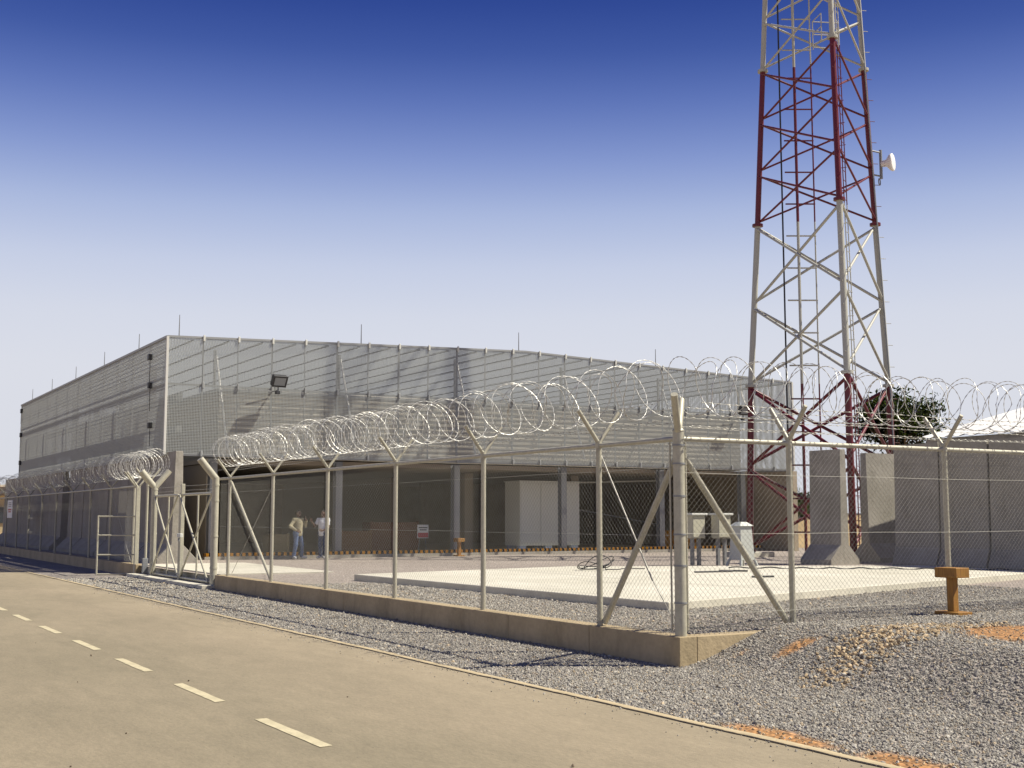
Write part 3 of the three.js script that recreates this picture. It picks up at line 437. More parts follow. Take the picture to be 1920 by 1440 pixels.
// ---------------------------------------------------------------- gates
{
  const X = 0.05;
  const gp = (name, label, z, r, top, arms) => { const t = thing(name, label, 'gate post', [X, 0, z]); part('post', [cyl(V(X, 0, z), V(X, top, z), r, r, 16)], mGate, t); for (const [dx, L] of arms) part('arm', [cyl(V(X, top - 0.04, z), V(X + dx * L * 0.68, top + L * 0.75, z), r, r, 16)], mGate, t); for (const y of [0.5, 1.3, 2.2, 2.6]) part('hinge_band', [cyl(V(X, y, z), V(X, y + 0.04, z), r + 0.01, r + 0.01, 16)], mGalv, t); return t; };
  gp('gate_post', 'thick gate post with one bent arm where the roadside plinth ends', -18.98, 0.09, 2.82, [[-1, 0.62]]);
  gp('gate_post', 'thick gate post with two arms between the double and the small gate', -25.0, 0.09, 2.72, [[-1, 0.6], [1, 0.62]]);
  const ped = thing('gate_post', 'slim V-armed post beside the small open gate', 'gate post', [X, 0, -25.85]); vPost(ped, X, -25.85, 0.0, 0.04, [1, 0], 0.55); part('latch_plate', [rbox(X - 0.09, X + 0.07, 0.12, 0.58, -25.9, -25.8, 0.01)], mSteel, ped);
  const ped2 = thing('gate_post', 'square hinge post of the small open gate', 'gate post', [X, 0, -27.0]); part('post', [rbox(X - 0.06, X + 0.06, 0, 2.75, -27.06, -26.94, 0.008)], mGalv, ped2); for (const s of [-1, 1]) part('arm', [cyl(V(X, FR - 0.05, -27), V(X + s * 0.36, FR + 0.44, -27), 0.03, 0.03, 8)], mGalv, ped2);
  function leaf(label, z0, z1, lock) {
    const t = thing('gate_leaf', label, 'gate', [X, 0.14, (z0 + z1) / 2]), y0 = 0.16, y1 = 2.42, r = 0.036, zm = (z0 + z1) / 2;
    part('stile', [rbox(X - 0.05, X + 0.05, y0 - 0.04, y1 + (lock ? 0.3 : 0.05), z0 - 0.05, z0 + 0.05, 0.008)], mGate, t); part('stile', [rbox(X - 0.04, X + 0.04, y0 - 0.04, y1 + 0.05, z1 - 0.04, z1 + 0.04, 0.008)], mGate, t);
    part('top_rail', [cyl(V(X, y1, z0), V(X, y1, z1), r, r, 10)], mGate, t); part('bottom_rail', [cyl(V(X, y0, z0), V(X, y0, z1), r, r, 10)], mGate, t); part('mid_stile', [cyl(V(X + 0.02, y0, zm), V(X + 0.02, y1, zm), 0.026, 0.026, 8)], mGate, t);
    part('brace', [cyl(V(X - 0.035, y0, z0), V(X - 0.035, y1, z1), 0.028, 0.028, 8)], mGate, t); part('brace', [cyl(V(X - 0.09, y0, z1), V(X - 0.09, y1, z0), 0.028, 0.028, 8)], mGate, t);
    for (const h of [0.12, 0.24]) part('barbed_wire', [strand(V(X, y1 + h, z0), V(X, y1 + h, z1), true, 61 + h * 100)], mWire, t);
    if (lock) { part('lock_box', [rbox(X - 0.14, X - 0.055, 1.25, 1.36, z0 + 0.02, z0 + 0.34, 0.015)], mWhitePaint, t); part('padlock', [rbox(X - 0.13, X - 0.08, 1.14, 1.24, z0 + 0.08, z0 + 0.15, 0.012), cyl(V(X - 0.1, 1.23, z0 + 0.1), V(X - 0.1, 1.27, z0 + 0.1), 0.008), cyl(V(X - 0.1, 1.23, z0 + 0.135), V(X - 0.1, 1.27, z0 + 0.135), 0.008)], mSteel, t); }
  }
  leaf('cross-braced steel gate leaf with the padlock, hung by the plinth end', -21.98, -19.13, true);
  leaf('cross-braced steel gate leaf without a lock, hung from the two-armed post', -22.11, -24.85, false);
  // small gate leaf, swung open
  const hx = X - 0.02, hz = -27.12, ang = 0.62, W = 1.3, ex = hx - Math.cos(ang) * W, ez = hz - Math.sin(ang) * W * 0.12 + 0.0; const t = thing('small_gate', 'small open tube-framed gate leaf with four rails swung out over the gravel', 'gate', [(hx + ex) / 2, 0, (hz + ez) / 2]);
  for (const [a, b] of [[hx, hz], [ex, ez - 0.25]]) part('stile', [cyl(V(a, 0.03, b), V(a, 1.86, b), 0.03, 0.03, 8)], mGate, t);
  for (const y of [0.06, 0.65, 1.25, 1.83]) part('rail', [cyl(V(hx, y, hz), V(ex, y, ez - 0.25), 0.024, 0.024, 8)], mGate, t);
}

// ---------------------------------------------------------------- concrete T-shaped barriers
const ORD = ['first', 'second', 'third', 'fourth', 'fifth', 'sixth', 'seventh', 'eighth', 'ninth', 'tenth', 'eleventh', 'twelfth', 'thirteenth', 'fourteenth', 'fifteenth', 'sixteenth', 'seventeenth', 'eighteenth', 'nineteenth', 'twentieth', 'twenty-first', 'twenty-second', 'twenty-third'];
function tProfile(h, f) { const s = new THREE.Shape(); [[-f, 0], [f, 0], [f, 0.16], [0.2 + (f - 0.3) * 0.3, 0.5], [0.17, 0.62], [0.11, h], [-0.11, h], [-0.17, 0.62], [-0.2 - (f - 0.3) * 0.3, 0.5], [-f, 0.16]].forEach((p, i) => i ? s.lineTo(...p) : s.moveTo(...p)); return s; }
function barrierGeo(w, h, f = 0.62) { const g = new THREE.ExtrudeGeometry(tProfile(h, f), { depth: w - 0.05, bevelEnabled: true, bevelSize: 0.012, bevelThickness: 0.012, bevelSegments: 1 }); g.translate(0, 0.012, -(w - 0.05) / 2); return boxuv(fin(g), 1); }
{
  const hook = sweep([...Array(13)].map((_, i) => V(0.12 + 0.02, 0.9 + 0.22 * Math.sin(i / 12 * Math.PI) - 0.03 * (i % 2 ? 0 : 0), -0.06 + 0.12 * i / 12)), 0.012, 5);
  const R = rng(301), gA = barrierGeo(1.54, 3.62), gB = barrierGeo(1.66, 3.62), gC = barrierGeo(1.66, 3.62, 0.34);
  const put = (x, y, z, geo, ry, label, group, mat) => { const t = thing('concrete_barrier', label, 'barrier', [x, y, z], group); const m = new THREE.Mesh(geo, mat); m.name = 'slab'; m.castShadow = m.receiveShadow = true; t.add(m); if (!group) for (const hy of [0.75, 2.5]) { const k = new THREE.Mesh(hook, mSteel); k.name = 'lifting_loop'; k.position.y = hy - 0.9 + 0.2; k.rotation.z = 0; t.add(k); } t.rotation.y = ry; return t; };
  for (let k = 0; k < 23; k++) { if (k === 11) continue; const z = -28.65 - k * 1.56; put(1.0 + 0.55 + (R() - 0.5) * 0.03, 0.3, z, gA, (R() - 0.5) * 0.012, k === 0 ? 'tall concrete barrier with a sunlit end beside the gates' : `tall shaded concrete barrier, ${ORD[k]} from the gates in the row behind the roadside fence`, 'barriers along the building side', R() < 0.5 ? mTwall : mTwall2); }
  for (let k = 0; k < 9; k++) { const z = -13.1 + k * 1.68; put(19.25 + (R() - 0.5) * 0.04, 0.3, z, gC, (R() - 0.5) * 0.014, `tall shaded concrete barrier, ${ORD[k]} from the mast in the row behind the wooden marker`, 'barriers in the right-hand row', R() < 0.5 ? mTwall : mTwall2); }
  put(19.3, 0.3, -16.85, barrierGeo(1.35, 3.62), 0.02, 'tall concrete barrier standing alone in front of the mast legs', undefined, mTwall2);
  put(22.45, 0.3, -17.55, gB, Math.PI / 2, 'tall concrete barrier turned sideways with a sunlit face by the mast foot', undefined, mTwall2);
}

// ---------------------------------------------------------------- lattice mast
{
  const cx = 23.76, cz = -21.16, a0 = 2.14, lv = [[0.55, 3.2], [6.82, 3.02], [13.07, 2.61], [19.2, 2.26], [25.3, 1.92], [31.4, 1.6], [37.5, 1.3]];
  const mast = thing('lattice_mast', 'red and white three-legged steel lattice mast with ladder behind the concrete barriers', 'mast', [cx, 0.32, cz]);
  const leg = (k, y) => { let i = 0; while (i < lv.length - 2 && lv[i + 1][0] < y - 1e-6) i++; const [ya, ra] = lv[i], [yb, rb] = lv[i + 1], r = mix(ra, rb, (y - ya) / (yb - ya)), a = a0 + k * 2.0944; return V(cx + r * Math.cos(a), y, cz + r * Math.sin(a)); };
  const nP = [2, 2, 3, 3, 3, 3], cR = rng(401);
  for (let s = 0; s < lv.length - 1; s++) {
    const mat = s % 2 ? mTowerWhite : mRed, y0 = lv[s][0], y1 = lv[s + 1][0], lr = mix(0.125, 0.085, s / 5);
    for (let k = 0; k < 3; k++) {
      const L = part('leg', [cyl(leg(k, y0), leg(k, y1), lr, lr * 0.95, 14)], mat, mast, s % 2 ? 'white leg section' : 'red leg section');
      part('flange', [cyl(leg(k, y0).add(V(0, 0.0, 0)), leg(k, y0).add(V(0, 0.05, 0)), lr + 0.1, lr + 0.1, 14), cyl(leg(k, y0).add(V(0, -0.05, 0)), leg(k, y0).add(V(0, -0.003, 0)), lr + 0.1, lr + 0.1, 14)], mat, L);
      const pegs = []; if (k !== 1) for (let y = y0 + 0.3, j = 0; y < y1 - 0.2; y += 0.42, j++) { const p = leg(k, y), q = j % 2 ? 0.35 : -1.1, d = V(Math.cos(a0 + k * 2.0944 + q), 0, Math.sin(a0 + k * 2.0944 + q)); pegs.push(cyl(p.clone(), p.clone().addScaledVector(d, lr + 0.2), 0.013, 0.013, 5)); } if (pegs.length) part('step_pegs', pegs, mat, L);
      for (let p = 0; p < nP[s]; p++) { const ya = mix(y0, y1, p / nP[s]), yb = mix(y0, y1, (p + 1) / nP[s]), j = (k + 1) % 3, e = 0.12; const off = V((leg(k, ya).x + leg(j, ya).x) / 2 - cx, 0, (leg(k, ya).z + leg(j, ya).z) / 2 - cz).normalize().multiplyScalar(0.06); const br = s === 0 ? 0.06 : s === 1 ? 0.052 : 0.04;
        part('brace', [cyl(leg(k, ya + e).add(off), leg(j, yb - e).add(off), br, br, 8)], mat, mast); part('brace', [cyl(leg(j, ya + e).sub(off), leg(k, yb - e).sub(off), br, br, 8)], mat, mast); }
    }
    // cable ladder and climbing ladder follow the colour bands
    const lx = 23.2, lz = -22.4, rx = 0.56, rz = 0.33; part('cable_ladder_rail', [cyl(V(lx + rx * 0.5, y0, lz + rz * 0.5), V(lx + rx * 0.5, y1, lz + rz * 0.5), 0.055, 0.055, 8)], mat, mast); part('cable_ladder_rail', [cyl(V(lx + rx * 1.5, y0, lz + rz * 1.5), V(lx + rx * 1.5, y1, lz + rz * 1.5), 0.03, 0.03, 6)], mat, mast);
    for (let y = y0 + 0.7; y < y1; y += 1.25) part('cable_ladder_rung', [cyl(V(lx - rx * 0.2, y, lz - rz * 0.2), V(lx + rx * 1.55, y, lz + rz * 1.55), 0.03, 0.03, 6)], mat, mast);
    const A = t => leg(0, t).lerp(leg(2, t), 0.13), B = t => leg(0, t).lerp(leg(2, t), 0.13).add(V(0.34, 0, -0.2)); part('ladder_rail', [cyl(A(y0), A(y1), 0.02, 0.02, 6)], mat, mast); part('ladder_rail', [cyl(B(y0), B(y1), 0.02, 0.02, 6)], mat, mast);
    const rg = []; for (let y = y0 + 0.15; y < y1; y += 0.36) rg.push(cyl(A(y), B(y), 0.013, 0.013, 5)); part('ladder_rungs', rg, mat, mast);
  }
  part('cable', [cyl(V(23.0, 0.4, -22.55), V(23.0, 37, -22.55), 0.032, 0.032, 8)], mBlackCable, mast); { const pa = leg(2, 0.8), pb = leg(2, 37).clone(); part('cable', [cyl(pa.clone().add(V(-0.12, 0, 0.2)), leg(2, 6.82).add(V(-0.12, 0, 0.2)), 0.03, 0.03, 6), cyl(leg(2, 6.82).add(V(-0.12, 0, 0.2)), leg(2, 19.2).add(V(-0.1, 0, 0.16)), 0.03, 0.03, 6), cyl(leg(2, 19.2).add(V(-0.1, 0, 0.16)), leg(2, 37).add(V(-0.1, 0, 0.1)), 0.03, 0.03, 6)], mSteel, mast); }
  // rest platform cage
  { const y = 19.3, p = leg(0, y).lerp(leg(2, y), 0.25), g = []; for (const [dx, dz] of [[-0.7, -0.25], [0.5, -0.6], [-0.4, -1.0]]) { g.push(cyl(V(p.x + dx, y, p.z + dz), V(p.x + dx, y + 1.1, p.z + dz), 0.02, 0.02, 5)); } for (const h of [0.1, 0.6, 1.1]) { g.push(cyl(V(p.x - 0.7, y + h, p.z - 0.25), V(p.x - 0.4, y + h, p.z - 1.0), 0.02, 0.02, 5), cyl(V(p.x - 0.4, y + h, p.z - 1.0), V(p.x + 0.5, y + h, p.z - 0.6), 0.02, 0.02, 5)); } part('platform_cage', g, mTowerWhite, mast); }
  // footing blocks
  for (let k = 0; k < 3; k++) { const p = leg(k, 0.55); part('footing', [rbox(p.x - 0.65, p.x + 0.65, 0.0, 0.5, p.z - 0.65, p.z + 0.65, 0.02)], mSlab, mast); }
  // microwave dish on the far right leg
  const lp = leg(2, 15.5), d = thing('dish_antenna', 'small white drum dish antenna on the mast leg', 'antenna', [lp.x, 15.5, lp.z]);
  const dir = V(0.48, 0.02, 0.87).normalize(), c = lp.clone().add(V(0.78, 0.05, 0.36)), q = new THREE.Quaternion().setFromUnitVectors(V(0, 1, 0), dir);
  const lat = new THREE.LatheGeometry([[0, -0.42], [0.12, -0.4], [0.14, -0.2], [0.3, -0.08], [0.345, 0], [0.345, 0.05], [0.3, 0.075], [0, 0.1]].map(p => new THREE.Vector2(...p)), 28); lat.applyQuaternion(q); lat.translate(c.x, c.y, c.z); part('dish', [fin(lat)], M(0.82, 0.8, 0.76, 0.4), d);
  const vp = c.clone().addScaledVector(dir, -0.42); part('mount_pole', [cyl(V(vp.x, 14.95, vp.z), V(vp.x, 16.1, vp.z), 0.06, 0.06, 10)], mSteel, d);
  part('mount_arm', [cyl(V(vp.x, 16.0, vp.z), V(lp.x, 16.0, lp.z), 0.035, 0.035, 8)], mSteel, d); part('mount_arm', [cyl(V(vp.x, 15.05, vp.z), V(lp.x, 15.05, lp.z), 0.035, 0.035, 8)], mSteel, d);
  const tor = new THREE.TorusGeometry(0.13, 0.022, 6, 20); tor.rotateY(0.5); tor.translate(lp.x + 0.3, 14.75, lp.z + 0.15); part('cable_loop', [fin(tor)], mSteel, d);
}

// ---------------------------------------------------------------- yard furniture
{
  const post = (x, y, z, sc, label) => { const t = thing('wooden_marker', label, 'marker post', [x, y, z]); const S = q => { q.translate(-x, -y, -z); q.scale(sc, sc, sc); q.translate(x, y, z); return q; };
    part('base_plate', [S(rbox(x - 0.15, x + 0.15, y - 0.02, y + 0.028, z - 0.21, z + 0.21, 0.006))], mWood, t); part('stem', [S(rbox(x - 0.055, x + 0.055, y + 0.03, y + 0.5, z - 0.055, z + 0.055, 0.006))], mWood, t); part('head', [S(rbox(x - 0.14, x + 0.14, y + 0.503, y + 0.645, z - 0.19, z + 0.19, 0.008))], mWood, t); };
  post(4.72, bankH(4.72, 0.12) + 0.02, 0.12, 0.98, 'orange-brown wooden T-shaped marker post standing outside the fence');
  post(13.05, 0.33, -30.15, 1.05, 'small orange T-shaped marker in front of the striped kerb');
  // meter cabinets
  const cab = (x, z, label) => { const t = thing('meter_cabinet', label, 'cabinet', [x, 0.32, z]); part('cabinet_body', [rbox(x - 0.25, x + 0.25, 1.16, 1.86, z - 0.17, z + 0.17, 0.012)], mCabinet, t); part('rain_hood', [rbox(x - 0.31, x + 0.31, 1.863, 1.93, z - 0.22, z + 0.24, 0.012)], mWhitePaint, t); part('door', [box(x - 0.22, x + 0.22, 1.2, 1.82, z + 0.173, z + 0.185)], mCabinet, t); for (const s of [-1, 1]) part('leg', [rbox(x + s * 0.13 - 0.05, x + s * 0.13 + 0.05, 0.3, 1.158, z - 0.05, z + 0.05, 0.008)], mSteel, t); };
  cab(14.85, -18.05, 'cream meter cabinet on posts closest to the corner post'); cab(15.62, -17.75, 'cream meter cabinet on posts standing against the grey pedestal');
  { let fr, cp; const x = 15.4, z = -16.55, t = thing('pedestal', 'pale grey electrical pedestal with sloped top on four feet', 'cabinet', [x, 0.32, z]);
    fr = new THREE.CylinderGeometry(0.3, 0.38, 1.0, 4, 1); fr.rotateY(Math.PI / 4); fr.translate(x, 1.04, z); fr = fr.toNonIndexed(); fr.computeVertexNormals(); part('housing', [fin(fr)], mCabinetGrey, t); cp = new THREE.CylinderGeometry(0.16, 0.37, 0.12, 4, 1); cp.rotateY(Math.PI / 4); cp.translate(x, 1.603, z); cp = cp.toNonIndexed(); cp.computeVertexNormals(); part('cap', [fin(cp)], mCabinetGrey, t); for (const sx of [-1, 1]) for (const sz of [-1, 1]) part('foot', [cyl(V(x + sx * 0.26, 0.55, z + sz * 0.26), V(x + sx * 0.33, 0.3, z + sz * 0.33), 0.05, 0.045, 6)], mCabinetGrey, t); part('conduit', [cyl(V(x - 0.1, 1.6, z), V(x - 0.1, 1.9, z), 0.02)], mSteel, t); }
  // white plant unit in the bay
  { const t = thing('plant_unit', 'large white panelled plant unit standing in the dark bay', 'plant unit', [19, 0.36, -34]); part('casing', [rbox(17.15, 20.15, 0.62, 3.28, -33.7, -32.45, 0.02)], mWhitePaint, t); part('roof_cap', [rbox(17.11, 20.19, 3.283, 3.34, -33.74, -32.41, 0.01)], mWhitePaint, t); for (const [a, b] of [[17.2, 18.12], [18.18, 19.12], [19.18, 20.1]]) part('panel', [rbox(a, b, 0.72, 3.2, -32.448, -32.42, 0.008)], mWhitePaint, t); for (const x of [17.35, 18.65, 19.95]) for (const z of [-33.5, -32.65]) part('foot', [rbox(x - 0.16, x + 0.16, 0.36, 0.618, z - 0.12, z + 0.12, 0.01)], M(0.3, 0.36, 0.5, 0.6), t); }
  // things stored in the bay
  { const t = thing('notice_board', 'white notice board with red band on a stand in the bay', 'sign', [13.2, 0.36, -33.6]); part('board', [rbox(12.95, 13.45, 0.95, 1.5, -33.62, -33.58, 0.006)], M(0.75, 0.75, 0.75, 0.6), t); part('red_band', [box(12.97, 13.43, 0.98, 1.17, -33.578, -33.574)], M(0.45, 0.05, 0.07, 0.6), t); part('text_line', [box(13.0, 13.4, 1.36, 1.4, -33.578, -33.574)], mDark, t); part('text_line', [box(13.04, 13.36, 1.27, 1.31, -33.578, -33.574)], mDark, t); for (const s of [-1, 1]) part('leg', [cyl(V(13.2 + s * 0.2, 0.36, -33.65), V(13.2 + s * 0.12, 0.97, -33.63), 0.02)], mSteel, t); }
  const crate = (x, z, w, h, m, label) => { const t = thing('crate', label, 'crate', [x, 0.36, z]); const n = 5; for (let i = 0; i < n; i++) part('plank', [rbox(x - w / 2, x + w / 2, 0.42 + h * i / n, 0.42 + h * (i + 0.92) / n, z + 0.4, z + 0.43, 0.004)], m, t); for (const s of [-1, 1]) part('batten', [box(x + s * (w / 2 - 0.07) - 0.05, x + s * (w / 2 - 0.07) + 0.05, 0.36, 0.44 + h, z + 0.433, z + 0.46)], m, t); part('crate_body', [box(x - w / 2 + 0.02, x + w / 2 - 0.02, 0.37, 0.4 + h, z - 0.4, z + 0.396)], m, t); };
  crate(6.9, -33.6, 0.8, 0.75, M(0.3, 0.24, 0.12, 0.8), 'tan crate standing behind the person in the khaki shirt'); crate(10.3, -34.2, 1.4, 0.85, M(0.2, 0.1, 0.04, 0.8), 'rust-brown slatted crate behind the person in white'); crate(12.2, -34.6, 2.2, 1.2, M(0.17, 0.075, 0.035, 0.8), 'wide red-brown slatted crate behind the notice board'); crate(26.2, -33.2, 1.5, 0.8, M(0.5, 0.22, 0.03, 0.7), 'orange slatted crate deep in the bay behind the meter cabinets');
  // coil of cable and offcuts on the slab
  { const R = rng(55), pts = []; for (let i = 0; i < 100; i++) { const a = i / 24 * 6.283, r = 0.4 + 0.1 * Math.sin(i * 0.17) + 0.02 * R(); pts.push(V(8.5 + Math.cos(a) * r + 0.1 * Math.sin(a * 0.4), 0.475 + (0.1 + 0.28 * (Math.sin(a * 0.7 + 1) ** 2)) * (0.5 + 0.5 * Math.sin(a)), -14.2 + Math.sin(a) * r * 0.8)); } for (let i = 0; i < 20; i++) pts.push(V(8.8 + i * 0.06, 0.475, -14.2 + 0.15 * Math.sin(i * 0.4))); single('cable_coil', [sweep(pts, 0.012, 5)], mBlackCable, 'loose black cable coil lying on the concrete slab', 'cable'); }
  const stick = (a, b, label) => single('offcut', [cyl(V(a[0], 0.49, a[1]), V(b[0], 0.49, b[1]), 0.022, 0.022, 6)], mBlackCable, label, 'offcut');
  stick([9.6, -11.6], [10.7, -11.5], 'longest dark offcut lying on the slab'); stick([10.6, -11.9], [11.1, -11.4], 'slanting dark offcut on the slab touching no other'); stick([9.2, -9.1], [9.75, -9.0], 'short dark offcut on the slab right of the corner post');
  { const R = rng(56), pts = []; for (let i = 0; i <= 60; i++) { const t = i / 60; pts.push(V(mix(12.2, 18, t), 0.48 + 0.02 * Math.sin(i), mix(-13.4, -8.3, t) + 0.12 * Math.sin(t * 9))); } single('cable', [sweep(pts, 0.018, 5)], mBlackCable, 'black cable running over the slab toward the barrier row', 'cable'); }
}

// ---------------------------------------------------------------- sign on the far fence
{ const cv = document.createElement('canvas'); cv.width = 256; cv.height = 256; const c = cv.getContext('2d'); c.fillStyle = '#d8d8d8'; c.fillRect(0, 0, 256, 256); c.fillStyle = '#777'; for (const y of [30, 56, 82]) c.fillRect(50, y, 156, 12); c.fillStyle = '#9c2a30'; c.fillRect(40, 125, 176, 22); c.fillRect(60, 158, 136, 18); const t = new THREE.CanvasTexture(cv); t.colorSpace = THREE.SRGBColorSpace;
  const s = thing('warning_sign', 'white square warning sign with red lettering on the far shaded fence', 'sign', [0.04, 1.9, -52]); const g = new THREE.BoxGeometry(0.02, 0.85, 1.5); g.translate(0.03, 2.2, -52.2); part('plate', [fin(g)], M(1, 1, 1, 0.6, { map: t }), s); }

// ---------------------------------------------------------------- people
function sdfGeo(fn, c, half, res) {
  const mc = new MarchingCubes(res, new THREE.MeshBasicMaterial(), false, false, 120000); mc.isolation = 0; const n = res, f = mc.field;
  for (let k = 0; k < n; k++) for (let j = 0; j < n; j++) for (let i = 0; i < n; i++) { const x = c[0] + ((i - n / 2) / (n / 2)) * half, y = c[1] + ((j - n / 2) / (n / 2)) * half, z = c[2] + ((k - n / 2) / (n / 2)) * half; f[k * n * n + j * n + i] = -fn(x, y, z); }
  mc.update(); const m = mc.count, pos = new Float32Array(m * 3), nor = new Float32Array(m * 3); for (let i = 0; i < m; i++) for (let q = 0; q < 3; q++) { pos[i * 3 + q] = mc.positionArray[i * 3 + q] * half + c[q]; nor[i * 3 + q] = mc.normalArray[i * 3 + q]; }
  const g = new THREE.BufferGeometry(); g.setAttribute('position', new THREE.BufferAttribute(pos, 3)); g.setAttribute('uv', new THREE.BufferAttribute(new Float32Array(m * 2), 2)); g.computeVertexNormals(); return g;
}
const cap = (p, a, b, r0, r1) => { const bx = b[0] - a[0], by = b[1] - a[1], bz = b[2] - a[2], px = p[0] - a[0], py = p[1] - a[1], pz = p[2] - a[2], t = Math.max(0, Math.min(1, (px * bx + py * by + pz * bz) / (bx * bx + by * by + bz * bz))); return Math.hypot(px - bx * t, py - by * t, pz - bz * t) - mix(r0, r1, t); };
const sm = (a, b, k) => { const h = Math.max(0, Math.min(1, 0.5 + 0.5 * (b - a) / k)); return mix(b, a, h) - k * h * (1 - h); };
function union(bones, k) { return (x, y, z) => { let d = 9; const p = [x, y, z]; for (const [a, b, r0, r1] of bones) d = sm(d, cap(p, a, b, r0, r1), k); return d; }; }
function person(pos, yaw, J, mats, label) {
  const t = thing('person', label, 'person', pos); t.rotation.y = yaw; const add = (n, g, m, par = t) => { const q = new THREE.Mesh(g, m); q.name = n; q.castShadow = q.receiveShadow = true; par.add(q); return q; };
  const { hipL, hipR, kneeL, kneeR, ankL, ankR, toeL, toeR, pel, chest, neck, head, shL, shR, elL, elR, wrL, wrR, tipL, tipR } = J;
  const arm = (s, e, w) => [[s, e, 0.048, 0.04], [e, w, 0.04, 0.028]], legs = (h, k, a) => [[h, k, 0.08, 0.055], [k, a, 0.055, 0.04]];
  // hands: palm, four fingers and a thumb
  const hand = (w, tip) => { const d = V(tip[0] - w[0], tip[1] - w[1], tip[2] - w[2]).normalize(), s = new THREE.Vector3().crossVectors(d, V(0.3, 0.2, 1)).normalize(), n = new THREE.Vector3().crossVectors(s, d), o = V(...w), P = (u, v, q) => { const r = o.clone().addScaledVector(d, u).addScaledVector(s, v).addScaledVector(n, q); return [r.x, r.y, r.z]; }; const out = [[P(0, 0, 0), P(0.08, 0.016, 0), 0.024, 0.02], [P(0.02, 0, 0), P(0.08, -0.018, 0), 0.022, 0.018]]; [[-0.03, 0.065], [-0.01, 0.078], [0.01, 0.08], [0.03, 0.07]].forEach(([v, l]) => { out.push([P(0.08, v, 0), P(0.08 + l * 0.55, v * 1.1, 0.012), 0.0095, 0.009], [P(0.08 + l * 0.55, v * 1.1, 0.012), P(0.08 + l, v * 1.05, 0.035), 0.009, 0.008]); }); out.push([P(0.03, -0.02, 0), P(0.07, -0.06, 0.02), 0.012, 0.01], [P(0.07, -0.06, 0.02), P(0.1, -0.065, 0.03), 0.01, 0.008]); return out; };
  const up = V(head[0] - neck[0], head[1] - neck[1], head[2] - neck[2]).normalize();
  const headF = (x, y, z) => { const dx = x - head[0], dy = y - head[1], dz = z - head[2]; let d = Math.hypot(dx / 0.078, dy / 0.115, dz / 0.095) - 1; d *= 0.085; const f = [x - head[0], y - head[1], z - head[2]]; d = sm(d, cap(f, [0, 0.01, 0.085], [0, -0.022, 0.108], 0.009, 0.015), 0.02); d = sm(d, cap(f, [0, -0.075, 0.055], [0, -0.085, 0.07], 0.03, 0.02), 0.03); for (const s of [-1, 1]) { d = sm(d, cap(f, [s * 0.08, 0.01, -0.005], [s * 0.084, -0.03, 0.0], 0.014, 0.01), 0.01); d = Math.max(d, -(Math.hypot(f[0] - s * 0.03, f[1] - 0.012, f[2] - 0.1) - 0.014)); } d = Math.max(d, -(Math.hypot((f[0]) / 2.4, (f[1] + 0.052) * 1.6, f[2] - 0.1) - 0.009)); return d; };
  const torso = [[pel, chest, 0.135, 0.15], [shL, shR, 0.075, 0.075], [chest, [neck[0], neck[1] - 0.06, neck[2]], 0.13, 0.06]];
  const body = union([...torso.map(b => [b[0], b[1], b[2] - 0.02, b[3] - 0.02]), ...legs(hipL, kneeL, ankL), ...legs(hipR, kneeR, ankR), ...arm(shL, elL, wrL), ...arm(shR, elR, wrR), [[neck[0], neck[1] - 0.05, neck[2]], head, 0.052, 0.055]], 0.035);
  const hL = union(hand(wrL, tipL), 0.008), hR = union(hand(wrR, tipR), 0.008);
  const lo = union([...legs(hipL, kneeL, ankL), ...legs(hipR, kneeR, ankR)], 0.03);
  // body surface, with finer grids for head and hands merged into it
  const gb = sdfGeo(body, [0, 0.86, 0], 0.92, 96), gh = sdfGeo(headF, head, 0.16, 64), gl = sdfGeo(hL, [(wrL[0] + tipL[0]) / 2, (wrL[1] + tipL[1]) / 2, (wrL[2] + tipL[2]) / 2], 0.15, 60), gr = sdfGeo(hR, [(wrR[0] + tipR[0]) / 2, (wrR[1] + tipR[1]) / 2, (wrR[2] + tipR[2]) / 2], 0.15, 60);
  const bm = add('body', mergeGeometries([gb, gh, gl, gr]), mats.skin);
  const wr = (x, y, z) => 0.004 * Math.sin(x * 31 + y * 23) * Math.sin(y * 37 + z * 19);
  const sl = mats.sleeve; const cut = (a, b, t) => [mix(a[0], b[0], t), mix(a[1], b[1], t), mix(a[2], b[2], t)];
  const slv = (s, e, w) => sl > 1 ? [[s, e, 0.066, 0.058], [e, cut(e, w, sl - 1), 0.057, 0.048]] : [[s, cut(s, e, sl), 0.07, 0.066]];
  const shirtU = union([[[pel[0], pel[1] - 0.04, pel[2]], chest, 0.165, 0.172], [shL, shR, 0.085, 0.085], [chest, [neck[0], neck[1] - 0.075, neck[2]], 0.145, 0.07], ...slv(shL, elL, wrL), ...slv(shR, elR, wrR)], 0.045);
  add('shirt', sdfGeo((x, y, z) => Math.max(shirtU(x, y, z) + wr(x, y, z), pel[1] - 0.13 - y, y - neck[1] + 0.02), [chest[0], chest[1] - 0.1, chest[2]], 0.62, 84), mats.shirt, bm);
  const trU = union([[hipL, kneeL, 0.1, 0.075], [kneeL, ankL, 0.075, 0.068], [hipR, kneeR, 0.1, 0.075], [kneeR, ankR, 0.075, 0.068], [hipL, hipR, 0.125, 0.125], [pel, [pel[0], pel[1] + 0.06, pel[2]], 0.135, 0.13]], 0.04);
  add('trousers', sdfGeo((x, y, z) => Math.max(trU(x, y, z) + wr(x, y * 1.4, z), 0.045 - y, y - pel[1] - 0.08), [0, 0.55, 0], 0.6, 84), mats.trousers, bm);
